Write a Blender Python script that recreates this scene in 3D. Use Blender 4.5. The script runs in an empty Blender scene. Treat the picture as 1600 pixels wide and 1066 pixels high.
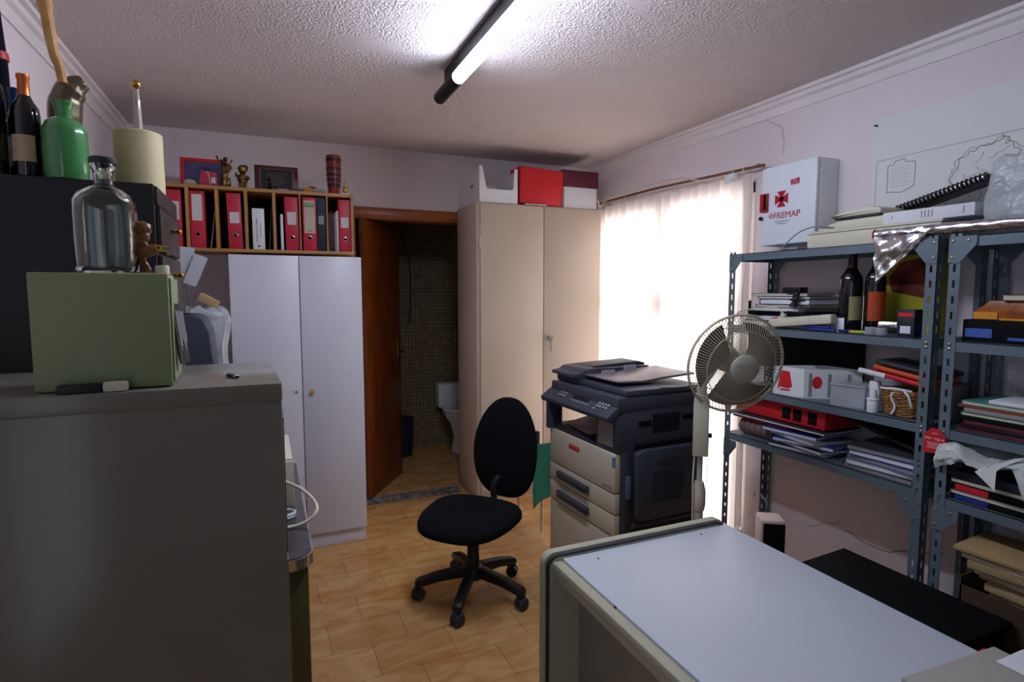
import bpy, bmesh, math, random
from mathutils import Vector, Matrix, noise
PI = math.pi
random.seed(7)
scn = bpy.context.scene
COL = scn.collection

# ------------------------------------------------------------------ helpers
def lin(c):
    return tuple((x/12.92 if x <= .04045 else ((x+.055)/1.055)**2.4) for x in c)
def rgb(h):
    h = h.lstrip('#')
    return lin(tuple(int(h[i:i+2], 16)/255 for i in (0, 2, 4))) + (1,)

def mat(name, color, rough=.5, metal=0., var=0., vscale=6., bump=0., bscale=60., bdist=.002,
        trans=0., ior=1.45, alpha=None, emit=None, estr=0., coat=0., spec=.5, col2=None, sss=0.):
    m = bpy.data.materials.new(name); m.use_nodes = True
    nt = m.node_tree; N = nt.nodes; L = nt.links
    b = N['Principled BSDF']
    c = rgb(color) if isinstance(color, str) else color
    b.inputs['Base Color'].default_value = c
    b.inputs['Roughness'].default_value = rough
    b.inputs['Metallic'].default_value = metal
    b.inputs['IOR'].default_value = ior
    b.inputs['Specular IOR Level'].default_value = spec
    b.inputs['Transmission Weight'].default_value = trans
    b.inputs['Coat Weight'].default_value = coat
    if emit:
        b.inputs['Emission Color'].default_value = rgb(emit); b.inputs['Emission Strength'].default_value = estr
    tc = N.new('ShaderNodeTexCoord')
    if var > 0 or col2:
        no = N.new('ShaderNodeTexNoise'); no.inputs['Scale'].default_value = vscale; no.inputs['Detail'].default_value = 4
        L.new(tc.outputs['Object'], no.inputs['Vector'])
        mx = N.new('ShaderNodeMix'); mx.data_type = 'RGBA'
        rmp = N.new('ShaderNodeMapRange'); rmp.inputs[1].default_value = .35; rmp.inputs[2].default_value = .65
        L.new(no.outputs['Fac'], rmp.inputs[0]); L.new(rmp.outputs[0], mx.inputs[0])
        if col2: c2 = rgb(col2); a = c
        else:
            a = tuple(x*(1+var) for x in c[:3]) + (1,); c2 = tuple(x*(1-var) for x in c[:3]) + (1,)
        mx.inputs[6].default_value = a; mx.inputs[7].default_value = c2
        L.new(mx.outputs[2], b.inputs['Base Color'])
    if bump > 0:
        n2 = N.new('ShaderNodeTexNoise'); n2.inputs['Scale'].default_value = bscale; n2.inputs['Detail'].default_value = 3
        L.new(tc.outputs['Object'], n2.inputs['Vector'])
        bp = N.new('ShaderNodeBump'); bp.inputs['Strength'].default_value = bump; bp.inputs['Distance'].default_value = bdist
        L.new(n2.outputs['Fac'], bp.inputs['Height']); L.new(bp.outputs['Normal'], b.inputs['Normal'])
    return m

def plaster(name, color, color2, scale, dist, strength=1., stain=.0):
    """rough stippled plaster"""
    m = mat(name, color, rough=.85, spec=.2)
    nt = m.node_tree; N = nt.nodes; L = nt.links; b = N['Principled BSDF']
    tc = N.new('ShaderNodeTexCoord')
    v = N.new('ShaderNodeTexVoronoi'); v.inputs['Scale'].default_value = scale; v.feature = 'SMOOTH_F1'
    n0 = N.new('ShaderNodeTexNoise'); n0.inputs['Scale'].default_value = scale*.45; n0.inputs['Detail'].default_value = 5; n0.inputs['Roughness'].default_value = .65
    L.new(tc.outputs['Object'], v.inputs['Vector']); L.new(tc.outputs['Object'], n0.inputs['Vector'])
    ad = N.new('ShaderNodeMath'); ad.operation = 'ADD'
    L.new(v.outputs['Distance'], ad.inputs[0]); L.new(n0.outputs['Fac'], ad.inputs[1])
    bp = N.new('ShaderNodeBump'); bp.inputs['Strength'].default_value = strength; bp.inputs['Distance'].default_value = dist
    L.new(ad.outputs[0], bp.inputs['Height']); L.new(bp.outputs['Normal'], b.inputs['Normal'])
    if stain:
        nm = N.new('ShaderNodeTexNoise'); nm.inputs['Scale'].default_value = 1.7; nm.inputs['Detail'].default_value = 5; nm.inputs['Distortion'].default_value = .4
        L.new(tc.outputs['Object'], nm.inputs['Vector'])
        rm = N.new('ShaderNodeMapRange'); rm.inputs[1].default_value = .395; rm.inputs[2].default_value = .41; rm.inputs[3].default_value = .06; rm.inputs[4].default_value = strength
        L.new(nm.outputs['Fac'], rm.inputs[0]); L.new(rm.outputs[0], bp.inputs['Strength'])
    n1 = N.new('ShaderNodeTexNoise'); n1.inputs['Scale'].default_value = .9; n1.inputs['Detail'].default_value = 5
    L.new(tc.outputs['Object'], n1.inputs['Vector'])
    r = N.new('ShaderNodeMapRange'); r.inputs[1].default_value = .4; r.inputs[2].default_value = .7
    L.new(n1.outputs['Fac'], r.inputs[0])
    mx = N.new('ShaderNodeMix'); mx.data_type = 'RGBA'; L.new(r.outputs[0], mx.inputs[0])
    mx.inputs[6].default_value = rgb(color); mx.inputs[7].default_value = rgb(color2)
    L.new(mx.outputs[2], b.inputs['Base Color'])
    return m

def woodmat(name, c1, c2, scale=8, rough=.45, axis=0, stretch=.08):
    m = mat(name, c1, rough=rough)
    nt = m.node_tree; N = nt.nodes; L = nt.links; b = N['Principled BSDF']
    tc = N.new('ShaderNodeTexCoord'); mp = N.new('ShaderNodeMapping')
    s = [1, 1, 1]; s[axis] = stretch; mp.inputs['Scale'].default_value = s
    no = N.new('ShaderNodeTexNoise'); no.inputs['Scale'].default_value = scale*6; no.inputs['Detail'].default_value = 6; no.inputs['Distortion'].default_value = .6
    L.new(tc.outputs['Object'], mp.inputs[0]); L.new(mp.outputs[0], no.inputs['Vector'])
    r = N.new('ShaderNodeMapRange'); r.inputs[1].default_value = .35; r.inputs[2].default_value = .68
    L.new(no.outputs['Fac'], r.inputs[0])
    mx = N.new('ShaderNodeMix'); mx.data_type = 'RGBA'; L.new(r.outputs[0], mx.inputs[0])
    mx.inputs[6].default_value = rgb(c1); mx.inputs[7].default_value = rgb(c2)
    L.new(mx.outputs[2], b.inputs['Base Color'])
    return m

class MB:
    def __init__(s): s.bm = bmesh.new(); s.M = Matrix.Identity(4)
    def _xf(s, vs, m=None):
        mm = s.M @ m if m is not None else s.M
        for v in vs: v.co = mm @ v.co
    def box(s, x0, x1, y0, y1, z0, z1, bev=0., seg=2, m=None):
        b = bmesh.new(); bmesh.ops.create_cube(b, size=1.)
        for v in b.verts:
            v.co = Vector(((x0+x1)/2+v.co.x*(x1-x0), (y0+y1)/2+v.co.y*(y1-y0), (z0+z1)/2+v.co.z*(z1-z0)))
        if bev > 0:
            bev = min(bev, .49*min(abs(x1-x0), abs(y1-y0), abs(z1-z0)))
            bmesh.ops.bevel(b, geom=list(b.edges), offset=bev, segments=seg, profile=.5, affect='EDGES')
        s._merge(b, m); return s
    def _merge(s, b, m=None):
        mm = s.M @ m if m is not None else s.M
        me = bpy.data.meshes.new('_t'); b.transform(mm); b.to_mesh(me); b.free()
        s.bm.from_mesh(me); bpy.data.meshes.remove(me)
    def cyl(s, p0, p1, r0, r1=None, n=20, caps=True):
        p0 = Vector(p0); p1 = Vector(p1); r1 = r0 if r1 is None else r1
        d = p1-p0
        q = d.to_track_quat('Z', 'Y').to_matrix().to_4x4()
        b = bmesh.new()
        bmesh.ops.create_cone(b, cap_ends=caps, segments=n, radius1=max(r0, 1e-5), radius2=max(r1, 1e-5), depth=d.length)
        s._merge(b, Matrix.Translation((p0+p1)/2) @ q); return s
    def lathe(s, prof, n=28, m=None, loc=(0, 0, 0), close=False, squash=1.):
        b = bmesh.new(); rings = []
        for r, z in prof:
            if r < 1e-6: rings.append([b.verts.new((0, 0, z))])
            else: rings.append([b.verts.new((r*math.cos(2*PI*i/n), squash*r*math.sin(2*PI*i/n), z)) for i in range(n)])
        for a, c in zip(rings, rings[1:]):
            for i in range(n):
                j = (i+1) % n
                if len(a) == 1 and len(c) == 1: continue
                if len(a) == 1: b.faces.new((a[0], c[j], c[i]))
                elif len(c) == 1: b.faces.new((a[i], a[j], c[0]))
                else: b.faces.new((a[i], a[j], c[j], c[i]))
        bmesh.ops.recalc_face_normals(b, faces=b.faces)
        mm = Matrix.Translation(loc) @ (m if m is not None else Matrix.Identity(4))
        s._merge(b, mm); return s
    def tube(s, pts, r, n=8, closed=False):
        pts = [Vector(p) for p in pts]; b = bmesh.new(); rings = []
        k = len(pts); up = Vector((0, 0, 1)); prev = None
        rr = r if isinstance(r, (list, tuple)) else [r]*k
        for i, p in enumerate(pts):
            if closed: t = pts[(i+1) % k]-pts[i-1]
            else: t = pts[min(i+1, k-1)]-pts[max(i-1, 0)]
            if t.length < 1e-9: t = Vector((0, 0, 1))
            t.normalize()
            if prev is None:
                a = t.orthogonal().normalized()
            else:
                a = prev-t*prev.dot(t)
                if a.length < 1e-6: a = t.orthogonal()
                a.normalize()
            prev = a; c = t.cross(a)
            rings.append([b.verts.new(p+(a*math.cos(2*PI*j/n)+c*math.sin(2*PI*j/n))*rr[i]) for j in range(n)])
        prs = list(zip(rings, rings[1:]))
        if closed: prs.append((rings[-1], rings[0]))
        for A, B in prs:
            for j in range(n):
                b.faces.new((A[j], A[(j+1) % n], B[(j+1) % n], B[j]))
        if not closed:
            b.faces.new(rings[0][::-1]); b.faces.new(rings[-1])
        bmesh.ops.recalc_face_normals(b, faces=b.faces)
        s._merge(b); return s
    def prism(s, poly, h0, h1, axis='z', bev=0., m=None):
        """poly: 2D outline; extruded along axis between h0 and h1"""
        b = bmesh.new()
        def P(u, v, h):
            return {'z': (u, v, h), 'y': (u, h, v), 'x': (h, u, v)}[axis]
        lo = [b.verts.new(P(u, v, h0)) for u, v in poly]; hi = [b.verts.new(P(u, v, h1)) for u, v in poly]
        b.faces.new(lo); b.faces.new(hi[::-1]); k = len(poly)
        for i in range(k): b.faces.new((lo[i], hi[i], hi[(i+1) % k], lo[(i+1) % k]))
        bmesh.ops.recalc_face_normals(b, faces=b.faces)
        if bev > 0: bmesh.ops.bevel(b, geom=list(b.edges), offset=bev, segments=2, profile=.5, affect='EDGES')
        s._merge(b, m); return s
    def sph(s, c, r, sc=(1, 1, 1), n=16, m=None):
        b = bmesh.new(); bmesh.ops.create_uvsphere(b, u_segments=n, v_segments=max(6, n*2//3), radius=r)
        for v in b.verts: v.co = Vector((v.co.x*sc[0], v.co.y*sc[1], v.co.z*sc[2]))
        s._merge(b, Matrix.Translation(c) @ (m if m is not None else Matrix.Identity(4))); return s
    def torus(s, c, R, r, m=None, n=40, k=8):
        pts = [(R*math.cos(2*PI*i/n), R*math.sin(2*PI*i/n), 0) for i in range(n)]
        mm = Matrix.Translation(c) @ (m if m is not None else Matrix.Identity(4))
        return s.tube([mm @ Vector(p) for p in pts], r, k, closed=True)
    def grid(s, fn, nu, nv, thick=0.):
        b = bmesh.new()
        V = [[b.verts.new(fn(i/nu, j/nv)) for j in range(nv+1)] for i in range(nu+1)]
        for i in range(nu):
            for j in range(nv): b.faces.new((V[i][j], V[i+1][j], V[i+1][j+1], V[i][j+1]))
        if thick > 0:
            bmesh.ops.recalc_face_normals(b, faces=b.faces)
            bmesh.ops.solidify(b, geom=list(b.faces), thickness=thick)
        s._merge(b); return s
    def build(s, name, material, parent=None, w=False, ang=35, flat=False):
        bm = s.bm
        if w and parent is not None:
            o = parent
            T = Matrix.Identity(4)
            while o is not None:
                T = o.matrix_local_own @ T if hasattr(o, 'matrix_local_own') else basis(o) @ T
                o = o.parent
            bm.transform(T.inverted())
        a = math.radians(ang)
        for f in bm.faces: f.smooth = not flat
        for e in bm.edges:
            if len(e.link_faces) == 2:
                if e.calc_face_angle(0) > a: e.smooth = False
        me = bpy.data.meshes.new(name); bm.to_mesh(me); bm.free()
        if isinstance(material, (list, tuple)):
            for mm in material: me.materials.append(mm)
        else: me.materials.append(material)
        ob = bpy.data.objects.new(name, me); COL.objects.link(ob); ob.parent = parent
        return ob

def basis(o):
    return Matrix.Translation(o.location) @ o.rotation_euler.to_matrix().to_4x4()

def thing(name, label, cat, loc=(0, 0, 0), rz=0., group=None, rot=None):
    o = bpy.data.objects.new(name, None); COL.objects.link(o); o.empty_display_size = .05
    o.location = loc; o.rotation_euler = rot if rot else (0, 0, rz)
    o['label'] = label; o['category'] = cat
    if group: o['group'] = group
    return o
def tag(o, label, cat, group=None):
    o['label'] = label; o['category'] = cat
    if group: o['group'] = group
    return o
def struct(o): o['kind'] = 'structure'; return o
def dup(root, loc, rot=None, label=None, group=None):
    r = root.copy(); COL.objects.link(r); r.location = loc
    if rot is not None: r.rotation_euler = rot
    if label: r['label'] = label
    if group: r['group'] = group
    for ch in list(root.children):
        c = ch.copy(); COL.objects.link(c); c.parent = r
        for g in ch.children:
            d = g.copy(); COL.objects.link(d); d.parent = c
    return r
def RX(a): return Matrix.Rotation(a, 4, 'X')
def RY(a): return Matrix.Rotation(a, 4, 'Y')
def RZ(a): return Matrix.Rotation(a, 4, 'Z')
def TR(*a): return Matrix.Translation(a)
def facing(d, up=(0, 0, 1)):
    return Vector(d).to_track_quat('Z', 'Y').to_matrix().to_4x4()

def text(name, s, size, material, parent, M, extrude=.0004, align='CENTER', sx=1.):
    """lettering in the local XY plane, moved by M (local to parent)"""
    cu = bpy.data.curves.new(name, 'FONT'); cu.body = s; cu.size = size; cu.extrude = extrude; cu.align_x = align; cu.align_y = 'CENTER'
    ob = bpy.data.objects.new(name, cu); COL.objects.link(ob)
    bpy.context.view_layer.update()
    dg = bpy.context.evaluated_depsgraph_get()
    me = bpy.data.meshes.new_from_object(ob.evaluated_get(dg))
    bpy.data.objects.remove(ob)
    me.transform(M @ Matrix.Diagonal((sx, 1, 1, 1)))
    me.materials.clear(); me.materials.append(material)
    o = bpy.data.objects.new(name, me); COL.objects.link(o); o.parent = parent
    return o

def blob(name, parts, material, parent=None, voxel=.004, smooth=2, M=None, jitter=0., jscale=40):
    """one continuous organic surface grown over ellipsoids / capsules"""
    mb = MB()
    if M is not None: mb.M = M
    for p in parts:
        if p[0] == 's': mb.sph(p[1], 1., p[2], 14, m=(p[3] if len(p) > 3 else None))
        else: mb.tube(p[1], p[2], 10)
    bm = mb.bm
    me = bpy.data.meshes.new(name); bm.to_mesh(me); bm.free()
    ob = bpy.data.objects.new(name, me); COL.objects.link(ob)
    r = ob.modifiers.new('r', 'REMESH'); r.mode = 'VOXEL'; r.voxel_size = voxel; r.use_smooth_shade = True
    if smooth:
        q = ob.modifiers.new('s', 'SMOOTH'); q.iterations = smooth
    bpy.context.view_layer.update()
    dg = bpy.context.evaluated_depsgraph_get()
    m2 = bpy.data.meshes.new_from_object(ob.evaluated_get(dg))
    bpy.data.objects.remove(ob)
    if jitter:
        for v in m2.vertices:
            v.co += v.normal*jitter*noise.noise(v.co*jscale)
    m2.materials.clear(); m2.materials.append(material)
    for p in m2.polygons: p.use_smooth = True
    o = bpy.data.objects.new(name, m2); COL.objects.link(o); o.parent = parent
    return o

# ------------------------------------------------------------------ materials
M = {}
M['wall'] = plaster('wall_plaster', '#e2d7da', '#d8ccce', 120, .0022, .6)
M['ceiling'] = plaster('ceiling_stipple', '#d8cdcd', '#cfc2c0', 120, .0055, .9, 1)
M['trim'] = mat('trim_plaster', '#e3dada', .6, var=.04, vscale=5)
M['darkline'] = mat('dark_crack', '#4b4145', .9)
M['cream'] = mat('cream_enamel', '#c7c0a4', .4, var=.04, vscale=3)
M['creamdark'] = mat('grey_enamel', '#8b8677', .42, var=.06, vscale=2.5)
M['filetop'] = mat('filing_enamel', '#7a766a', .2, var=.05, vscale=2.5)
M['locker'] = mat('locker_enamel', '#bfae9c', .5, var=.03, vscale=2)
M['white'] = mat('white_melamine', '#d5d5e0', .35, var=.015)
M['whitepl'] = mat('white_plastic', '#dfe1e2', .4)
M['paper'] = mat('white_paper', '#dcdce2', .8)
M['paper2'] = mat('cream_paper', '#cfc6b0', .85, var=.05)
M['black'] = mat('black_plastic', '#131317', .45)
M['blackf'] = mat('black_fabric', '#0f1014', .95, bump=.5, bscale=700, bdist=.001, spec=.15)
M['blackm'] = mat('black_matte', '#0d0d10', .8, spec=.2)
M['darkcab'] = mat('black_lacquer', '#121319', .5)
M['brownwood'] = woodmat('dark_brown_wood', '#33201b', '#1c1210', 4, .5, 2)
M['slate'] = mat('slate_plastic', '#3a3d49', .45)
M['slate2'] = mat('slate_plastic_dark', '#2c2e38', .5)
M['copcream'] = mat('copier_cream', '#b9b09a', .45)
M['steel'] = mat('grey_blue_steel', '#66757f', .45, metal=.2, var=.06, vscale=6)
M['chrome'] = mat('chrome', '#c9c9cc', .15, metal=1.)
M['brass'] = mat('brass', '#c29a45', .25, metal=1.)
M['bolt'] = mat('zinc_bolt', '#b9b28f', .35, metal=.9)
M['orange'] = woodmat('orange_wood', '#7c3a10', '#5c280a', 5, .35, 2)
M['orangex'] = woodmat('orange_wood_lintel', '#a85c22', '#7d3c12', 5, .35, 0)
M['pine'] = woodmat('pine_board', '#b5864a', '#9a6d38', 4, .5, 0)
M['red'] = mat('red_binder', '#c0243c', .45)
M['redb'] = mat('bright_red', '#cf1f2b', .55)
M['redd'] = mat('red_plastic', '#b31a22', .35)
M['navy'] = mat('navy_cloth', '#1a2434', .6)
M['blue'] = mat('blue_folder', '#1f3a8c', .4)
M['green'] = mat('green_glass_paint', '#3f8348', .2, coat=.6, trans=.0)
M['sage'] = mat('sage_enamel', '#8d9a70', .5, var=.03, vscale=4)
M['kraft'] = mat('kraft_card', '#a98e60', .85, var=.08, vscale=8)
M['kraft2'] = mat('kraft_light', '#b49c72', .85, var=.08, vscale=8)
M['brownbox'] = mat('brown_card', '#4a3828', .85, var=.12, vscale=8)
M['gold'] = mat('aged_gold', '#8a6a30', .35, metal=.8, col2='#3a2a17', vscale=40)
M['carve'] = woodmat('carved_wood', '#8e5a30', '#5a3218', 3, .35, 2, .5)
M['glass'] = mat('clear_glass', '#eef4f0', .02, trans=1., ior=1.45)
M['wine'] = mat('dark_wine_glass', '#0b0d12', .08, coat=.5)
M['foil'] = mat('aluminium_foil', '#d8d8dc', .22, metal=1., bump=.5, bscale=30, bdist=.008)
M['offwhite'] = mat('yellowed_plastic', '#cfcab4', .45, var=.03)
M['fan'] = mat('fan_plastic', '#c9c4ae', .4)
M['fanwire'] = mat('fan_wire', '#b9b298', .4)
M['greench'] = mat('green_vinyl', '#2f7a62', .6)
M['deskcream'] = mat('desk_cream', '#a9a68f', .45)
M['desktop'] = mat('desk_laminate', '#bfc6ce', .38, var=.015, vscale=3)
M['yellow'] = mat('yellow_card', '#b5ad2a', .7, var=.06)
M['orangebox'] = mat('orange_card', '#d88a1c', .6)
M['copper'] = mat('copper_foil', '#b8632c', .35, metal=.6)
M['bluefoil'] = mat('blue_foil', '#1f3c74', .35, metal=.4)
M['lime'] = mat('lime_foil', '#c2cf3a', .4)
M['ink'] = mat('ink', '#2a2a30', .7)
M['grey'] = mat('grey_card', '#8a8a8c', .6)
M['teal'] = mat('teal_card', '#4c8c88', .6)
M['maroon'] = mat('maroon_card', '#5a1a2c', .6)
M['stone'] = mat('pale_stone', '#9c948c', .8, var=.15, vscale=30)

def glasslike(name, color, rough, alpha):
    m = mat(name, color, rough); b = m.node_tree.nodes['Principled BSDF']; b.inputs['Alpha'].default_value = alpha
    return m
M['poly'] = glasslike('milky_polythene', '#c9d0d4', .22, .6)
M['clearpl'] = glasslike('clear_plastic_box', '#b9c0c6', .15, .45)
def bump_more(m, scale, dist, strength=.8):
    nt = m.node_tree; N = nt.nodes; L = nt.links
    tc = N.new('ShaderNodeTexCoord'); n = N.new('ShaderNodeTexNoise'); n.inputs['Scale'].default_value = scale; n.inputs['Detail'].default_value = 3
    bp = N.new('ShaderNodeBump'); bp.inputs['Distance'].default_value = dist; bp.inputs['Strength'].default_value = strength
    L.new(tc.outputs['Object'], n.inputs['Vector']); L.new(n.outputs['Fac'], bp.inputs['Height']); L.new(bp.outputs['Normal'], N['Principled BSDF'].inputs['Normal'])
bump_more(M['poly'], 18, .02)

# floor tiles
def floor_mat():
    m = mat('floor_tiles', '#b5783a', .22, coat=.15)
    nt = m.node_tree; N = nt.nodes; L = nt.links; b = N['Principled BSDF']
    tc = N.new('ShaderNodeTexCoord'); mp = N.new('ShaderNodeMapping')
    mp.inputs['Location'].default_value = (.055, .0, 0); mp.inputs['Rotation'].default_value = (0, 0, math.radians(-1.4))
    L.new(tc.outputs['Object'], mp.inputs[0])
    br = N.new('ShaderNodeTexBrick'); br.offset = .5
    br.inputs['Scale'].default_value = 1; br.inputs['Brick Width'].default_value = .32; br.inputs['Row Height'].default_value = .213
    br.inputs['Mortar Size'].default_value = .0011; br.inputs['Mortar Smooth'].default_value = .1; br.inputs['Bias'].default_value = -.1
    br.inputs['Color1'].default_value = rgb('#c9a06a'); br.inputs['Color2'].default_value = rgb('#bd915c'); br.inputs['Mortar'].default_value = rgb('#7a5a40')
    L.new(mp.outputs[0], br.inputs['Vector'])
    n = N.new('ShaderNodeTexNoise'); n.inputs['Scale'].default_value = 7; n.inputs['Detail'].default_value = 6; n.inputs['Distortion'].default_value = 1.2
    mp2 = N.new('ShaderNodeMapping'); mp2.inputs['Scale'].default_value = (.6, 1.4, 1); L.new(tc.outputs['Object'], mp2.inputs[0]); L.new(mp2.outputs[0], n.inputs['Vector'])
    r = N.new('ShaderNodeMapRange'); r.inputs[1].default_value = .38; r.inputs[2].default_value = .66
    L.new(n.outputs['Fac'], r.inputs[0])
    mx = N.new('ShaderNodeMix'); mx.data_type = 'RGBA'; mx.blend_type = 'MULTIPLY'
    ml = N.new('ShaderNodeMath'); ml.operation = 'MULTIPLY'; ml.inputs[1].default_value = .75; L.new(r.outputs[0], ml.inputs[0])
    L.new(ml.outputs[0], mx.inputs[0]); L.new(br.outputs['Color'], mx.inputs[6]); mx.inputs[7].default_value = rgb('#e0bf92')
    L.new(mx.outputs[2], b.inputs['Base Color'])
    bp = N.new('ShaderNodeBump'); bp.inputs['Distance'].default_value = .001; bp.inputs['Strength'].default_value = .6; bp.invert = True
    L.new(br.outputs['Fac'], bp.inputs['Height']); L.new(bp.outputs['Normal'], b.inputs['Normal'])
    return m
def mosaic_mat():
    m = mat('mosaic_tiles', '#a89870', .4)
    nt = m.node_tree; N = nt.nodes; L = nt.links; b = N['Principled BSDF']
    tc = N.new('ShaderNodeTexCoord'); sx = N.new('ShaderNodeSeparateXYZ'); cx = N.new('ShaderNodeCombineXYZ')
    L.new(tc.outputs['Object'], sx.inputs[0])
    ad = N.new('ShaderNodeMath'); ad.operation = 'ADD'; L.new(sx.outputs[0], ad.inputs[0]); L.new(sx.outputs[1], ad.inputs[1])
    L.new(ad.outputs[0], cx.inputs[0]); L.new(sx.outputs[2], cx.inputs[1])
    br = N.new('ShaderNodeTexBrick'); br.offset = 0.
    br.inputs['Scale'].default_value = 1; br.inputs['Brick Width'].default_value = .034; br.inputs['Row Height'].default_value = .034
    br.inputs['Mortar Size'].default_value = .003
    br.inputs['Color1'].default_value = rgb('#94855f'); br.inputs['Color2'].default_value = rgb('#77694a'); br.inputs['Mortar'].default_value = rgb('#4f4634')
    L.new(cx.outputs[0], br.inputs['Vector']); L.new(br.outputs['Color'], b.inputs['Base Color'])
    return m
M['floor'] = floor_mat(); M['mosaic'] = mosaic_mat()

# ------------------------------------------------------------------ room shell
XL, XR, YB, YF, ZC = -.78, 2.52, 4.15, -3.6, 2.51
WY0, WY1, WZ1 = 2.42, 4.0, 2.12          # glazed opening in the right wall
FY0, FY1, FZ0, FZ1 = -1.7, .15, .3, 2.25   # window in the left wall beside the camera
T = .12
def shell(name, material, boxes):
    mb = MB()
    for b in boxes: mb.box(*b)
    return struct(mb.build(name, material))
shell('floor', M['floor'], [(XL-T, XR+T, YF-T, 5.7, -.08, 0)])
shell('ceiling', M['ceiling'], [(XL-T, XR+T, YF-T, YB+T, ZC, ZC+.1)])
shell('wall_right', M['wall'], [(XR, XR+T, YF-T, WY0, 0, ZC), (XR, XR+T, WY1, YB+T, 0, ZC), (XR, XR+T, WY0, WY1, WZ1, ZC)])
shell('wall_left', M['wall'], [(XL-T, XL, FY1, YB+T, 0, ZC), (XL-T, XL, YF-T, FY0, 0, ZC), (XL-T, XL, FY0, FY1, 0, FZ0), (XL-T, XL, FY0, FY1, FZ1, ZC)])
shell('wall_front', M['wall'], [(XL, XR, YF-T, YF, 0, ZC)])
DX0, DX1, DZ = .60, 1.43, 2.01
shell('wall_back', M['wall'], [(XL, DX0-.05, YB, YB+T, 0, ZC), (DX1+.05, XR, YB, YB+T, 0, ZC), (DX0-.05, DX1+.05, YB, YB+T, DZ+.085, ZC)])
# bathroom behind the doorway
shell('wall_bathroom', M['mosaic'], [(.3, 2.0, 5.3, 5.4, 0, 2.5), (.3, .4, YB+T, 5.3, 0, 2.5), (1.9, 2.0, YB+T, 5.3, 0, 2.5)])
shell('ceiling_bathroom', M['trim'], [(.3, 2.0, YB+T, 5.4, 2.4, 2.5)])
# door frame
mb = MB(); mb.box(DX0-.05, DX0, YB-.012, YB+T+.005, 0, DZ+.085, .006)
mb.box(DX1, DX1+.05, YB-.012, YB+T+.005, 0, DZ+.085, .006)
mb.box(DX0-.05, DX1+.05, YB-.02, YB+T+.005, DZ, DZ+.085, .008)
struct(mb.build('trim_1', M['orangex']))
# door leaf opened into the bathroom
d = thing('door_1', 'orange wooden door leaf standing open into the dark bathroom', 'door', (.64, 4.06, 0), math.radians(56))
del d['label']; del d['category']; d['kind'] = 'structure'
mb = MB(); mb.box(0, .64, 0, .035, .01, 2.0, .004); mb.build('door_leaf', M['orange'], d)
mb = MB(); mb.box(.56, .595, -.007, -.0005, .9, 1.12, .003); mb.box(.56, .595, -.05, -.035, 1.02, 1.035, .005); mb.cyl((.575, -.006, 1.028), (.575, -.04, 1.028), .008); mb.box(.47, .585, -.052, -.04, 1.018, 1.038, .006)
mb.build('door_handle', M['brass'], d)
# rough cement sill where the wall was opened
mb = MB()
def sill(u, v):
    x = .56+.75*u; y = 3.97+.15*v
    return Vector((x, y, .006+.012*abs(noise.noise(Vector((x*14, y*30, 0))))*(1-abs(2*v-1)**3)))
mb.grid(sill, 60, 8, .004)
struct(mb.build('trim_2', mat('rough_cement', '#8d857f', .9, col2='#4d4744', vscale=25, bump=.8, bscale=80, bdist=.01)))
# cornices
def cornice(name, x, sgn, y0, y1):
    prof = [(.01, 0), (-.008, .0), (-.010, .012), (-.012, .018), (-.018, .04), (-.034, .05), (-.04, .066), (-.058, .07), (-.062, .090), (.01, .090)]
    mb = MB(); mb.prism([(x+sgn*u, ZC-.085+v) for u, v in prof], y0, y1, 'y')
    return struct(mb.build(name, M['trim'], ang=20))
cornice('trim_3', XR, 1, YF, YB); cornice('trim_4', XL, -1, YF, YB)
# thin cracks in the plaster
def crack(name, pts, r=.0012):
    mb = MB(); out = []
    for a, b in zip(pts, pts[1:]):
        a = Vector(a); b = Vector(b)
        for k in range(5):
            p = a.lerp(b, k/5); p += Vector((0, noise.noise(p*35)*.012, noise.noise(p*41+Vector((5, 0, 0)))*.012)); out.append(p)
    out.append(Vector(pts[-1])); mb.tube(out, r, 5); return struct(mb.build(name, M['darkline']))
crack('trim_5', [(2.519, 2.36, 2.42), (2.519, 2.25, 2.36), (2.519, 2.24, 2.22)], .0008)
crack('trim_6', [(2.519, 1.80, .36), (2.519, 1.62, .33), (2.519, 1.45, .40), (2.519, 1.36, .43)], .0016)
crack('trim_7', [(2.519, 2.0, .30), (2.519, 1.85, .37), (2.519, 1.80, .41)], .001)

# window / glazed door behind the curtain
w = bpy.data.objects.new('window_1', None); COL.objects.link(w); w['kind'] = 'structure'; w.location = (XR+.06, 3.2, 0)
mb = MB()
for y0, y1 in ((WY0, WY0+.06), (WY1-.06, WY1), (3.17, 3.23)): mb.box(2.56, 2.6, y0, y1, 0, WZ1)
for z0, z1 in ((0, .08), (1.39, 1.45), (WZ1-.06, WZ1)): mb.box(2.56, 2.6, WY0, WY1, z0, z1)
mb.build('window_frame', M['whitepl'], w, w=True)
def thin_glass():
    m = bpy.data.materials.new('window_glass'); m.use_nodes = True; nt = m.node_tree; nt.nodes.clear()
    o = nt.nodes.new('ShaderNodeOutputMaterial'); t = nt.nodes.new('ShaderNodeBsdfTransparent'); t.inputs[0].default_value = (.95, .96, .96, 1)
    g = nt.nodes.new('ShaderNodeBsdfGlossy'); g.inputs['Roughness'].default_value = .03
    f = nt.nodes.new('ShaderNodeFresnel'); mx = nt.nodes.new('ShaderNodeMixShader')
    nt.links.new(f.outputs[0], mx.inputs[0]); nt.links.new(t.outputs[0], mx.inputs[1]); nt.links.new(g.outputs[0], mx.inputs[2]); nt.links.new(mx.outputs[0], o.inputs[0])
    return m
M['pane'] = thin_glass()
mb = MB(); mb.box(2.578, 2.582, WY0+.05, WY1-.05, .07, WZ1-.05); mb.build('window_pane', M['pane'], w, w=True)
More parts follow.
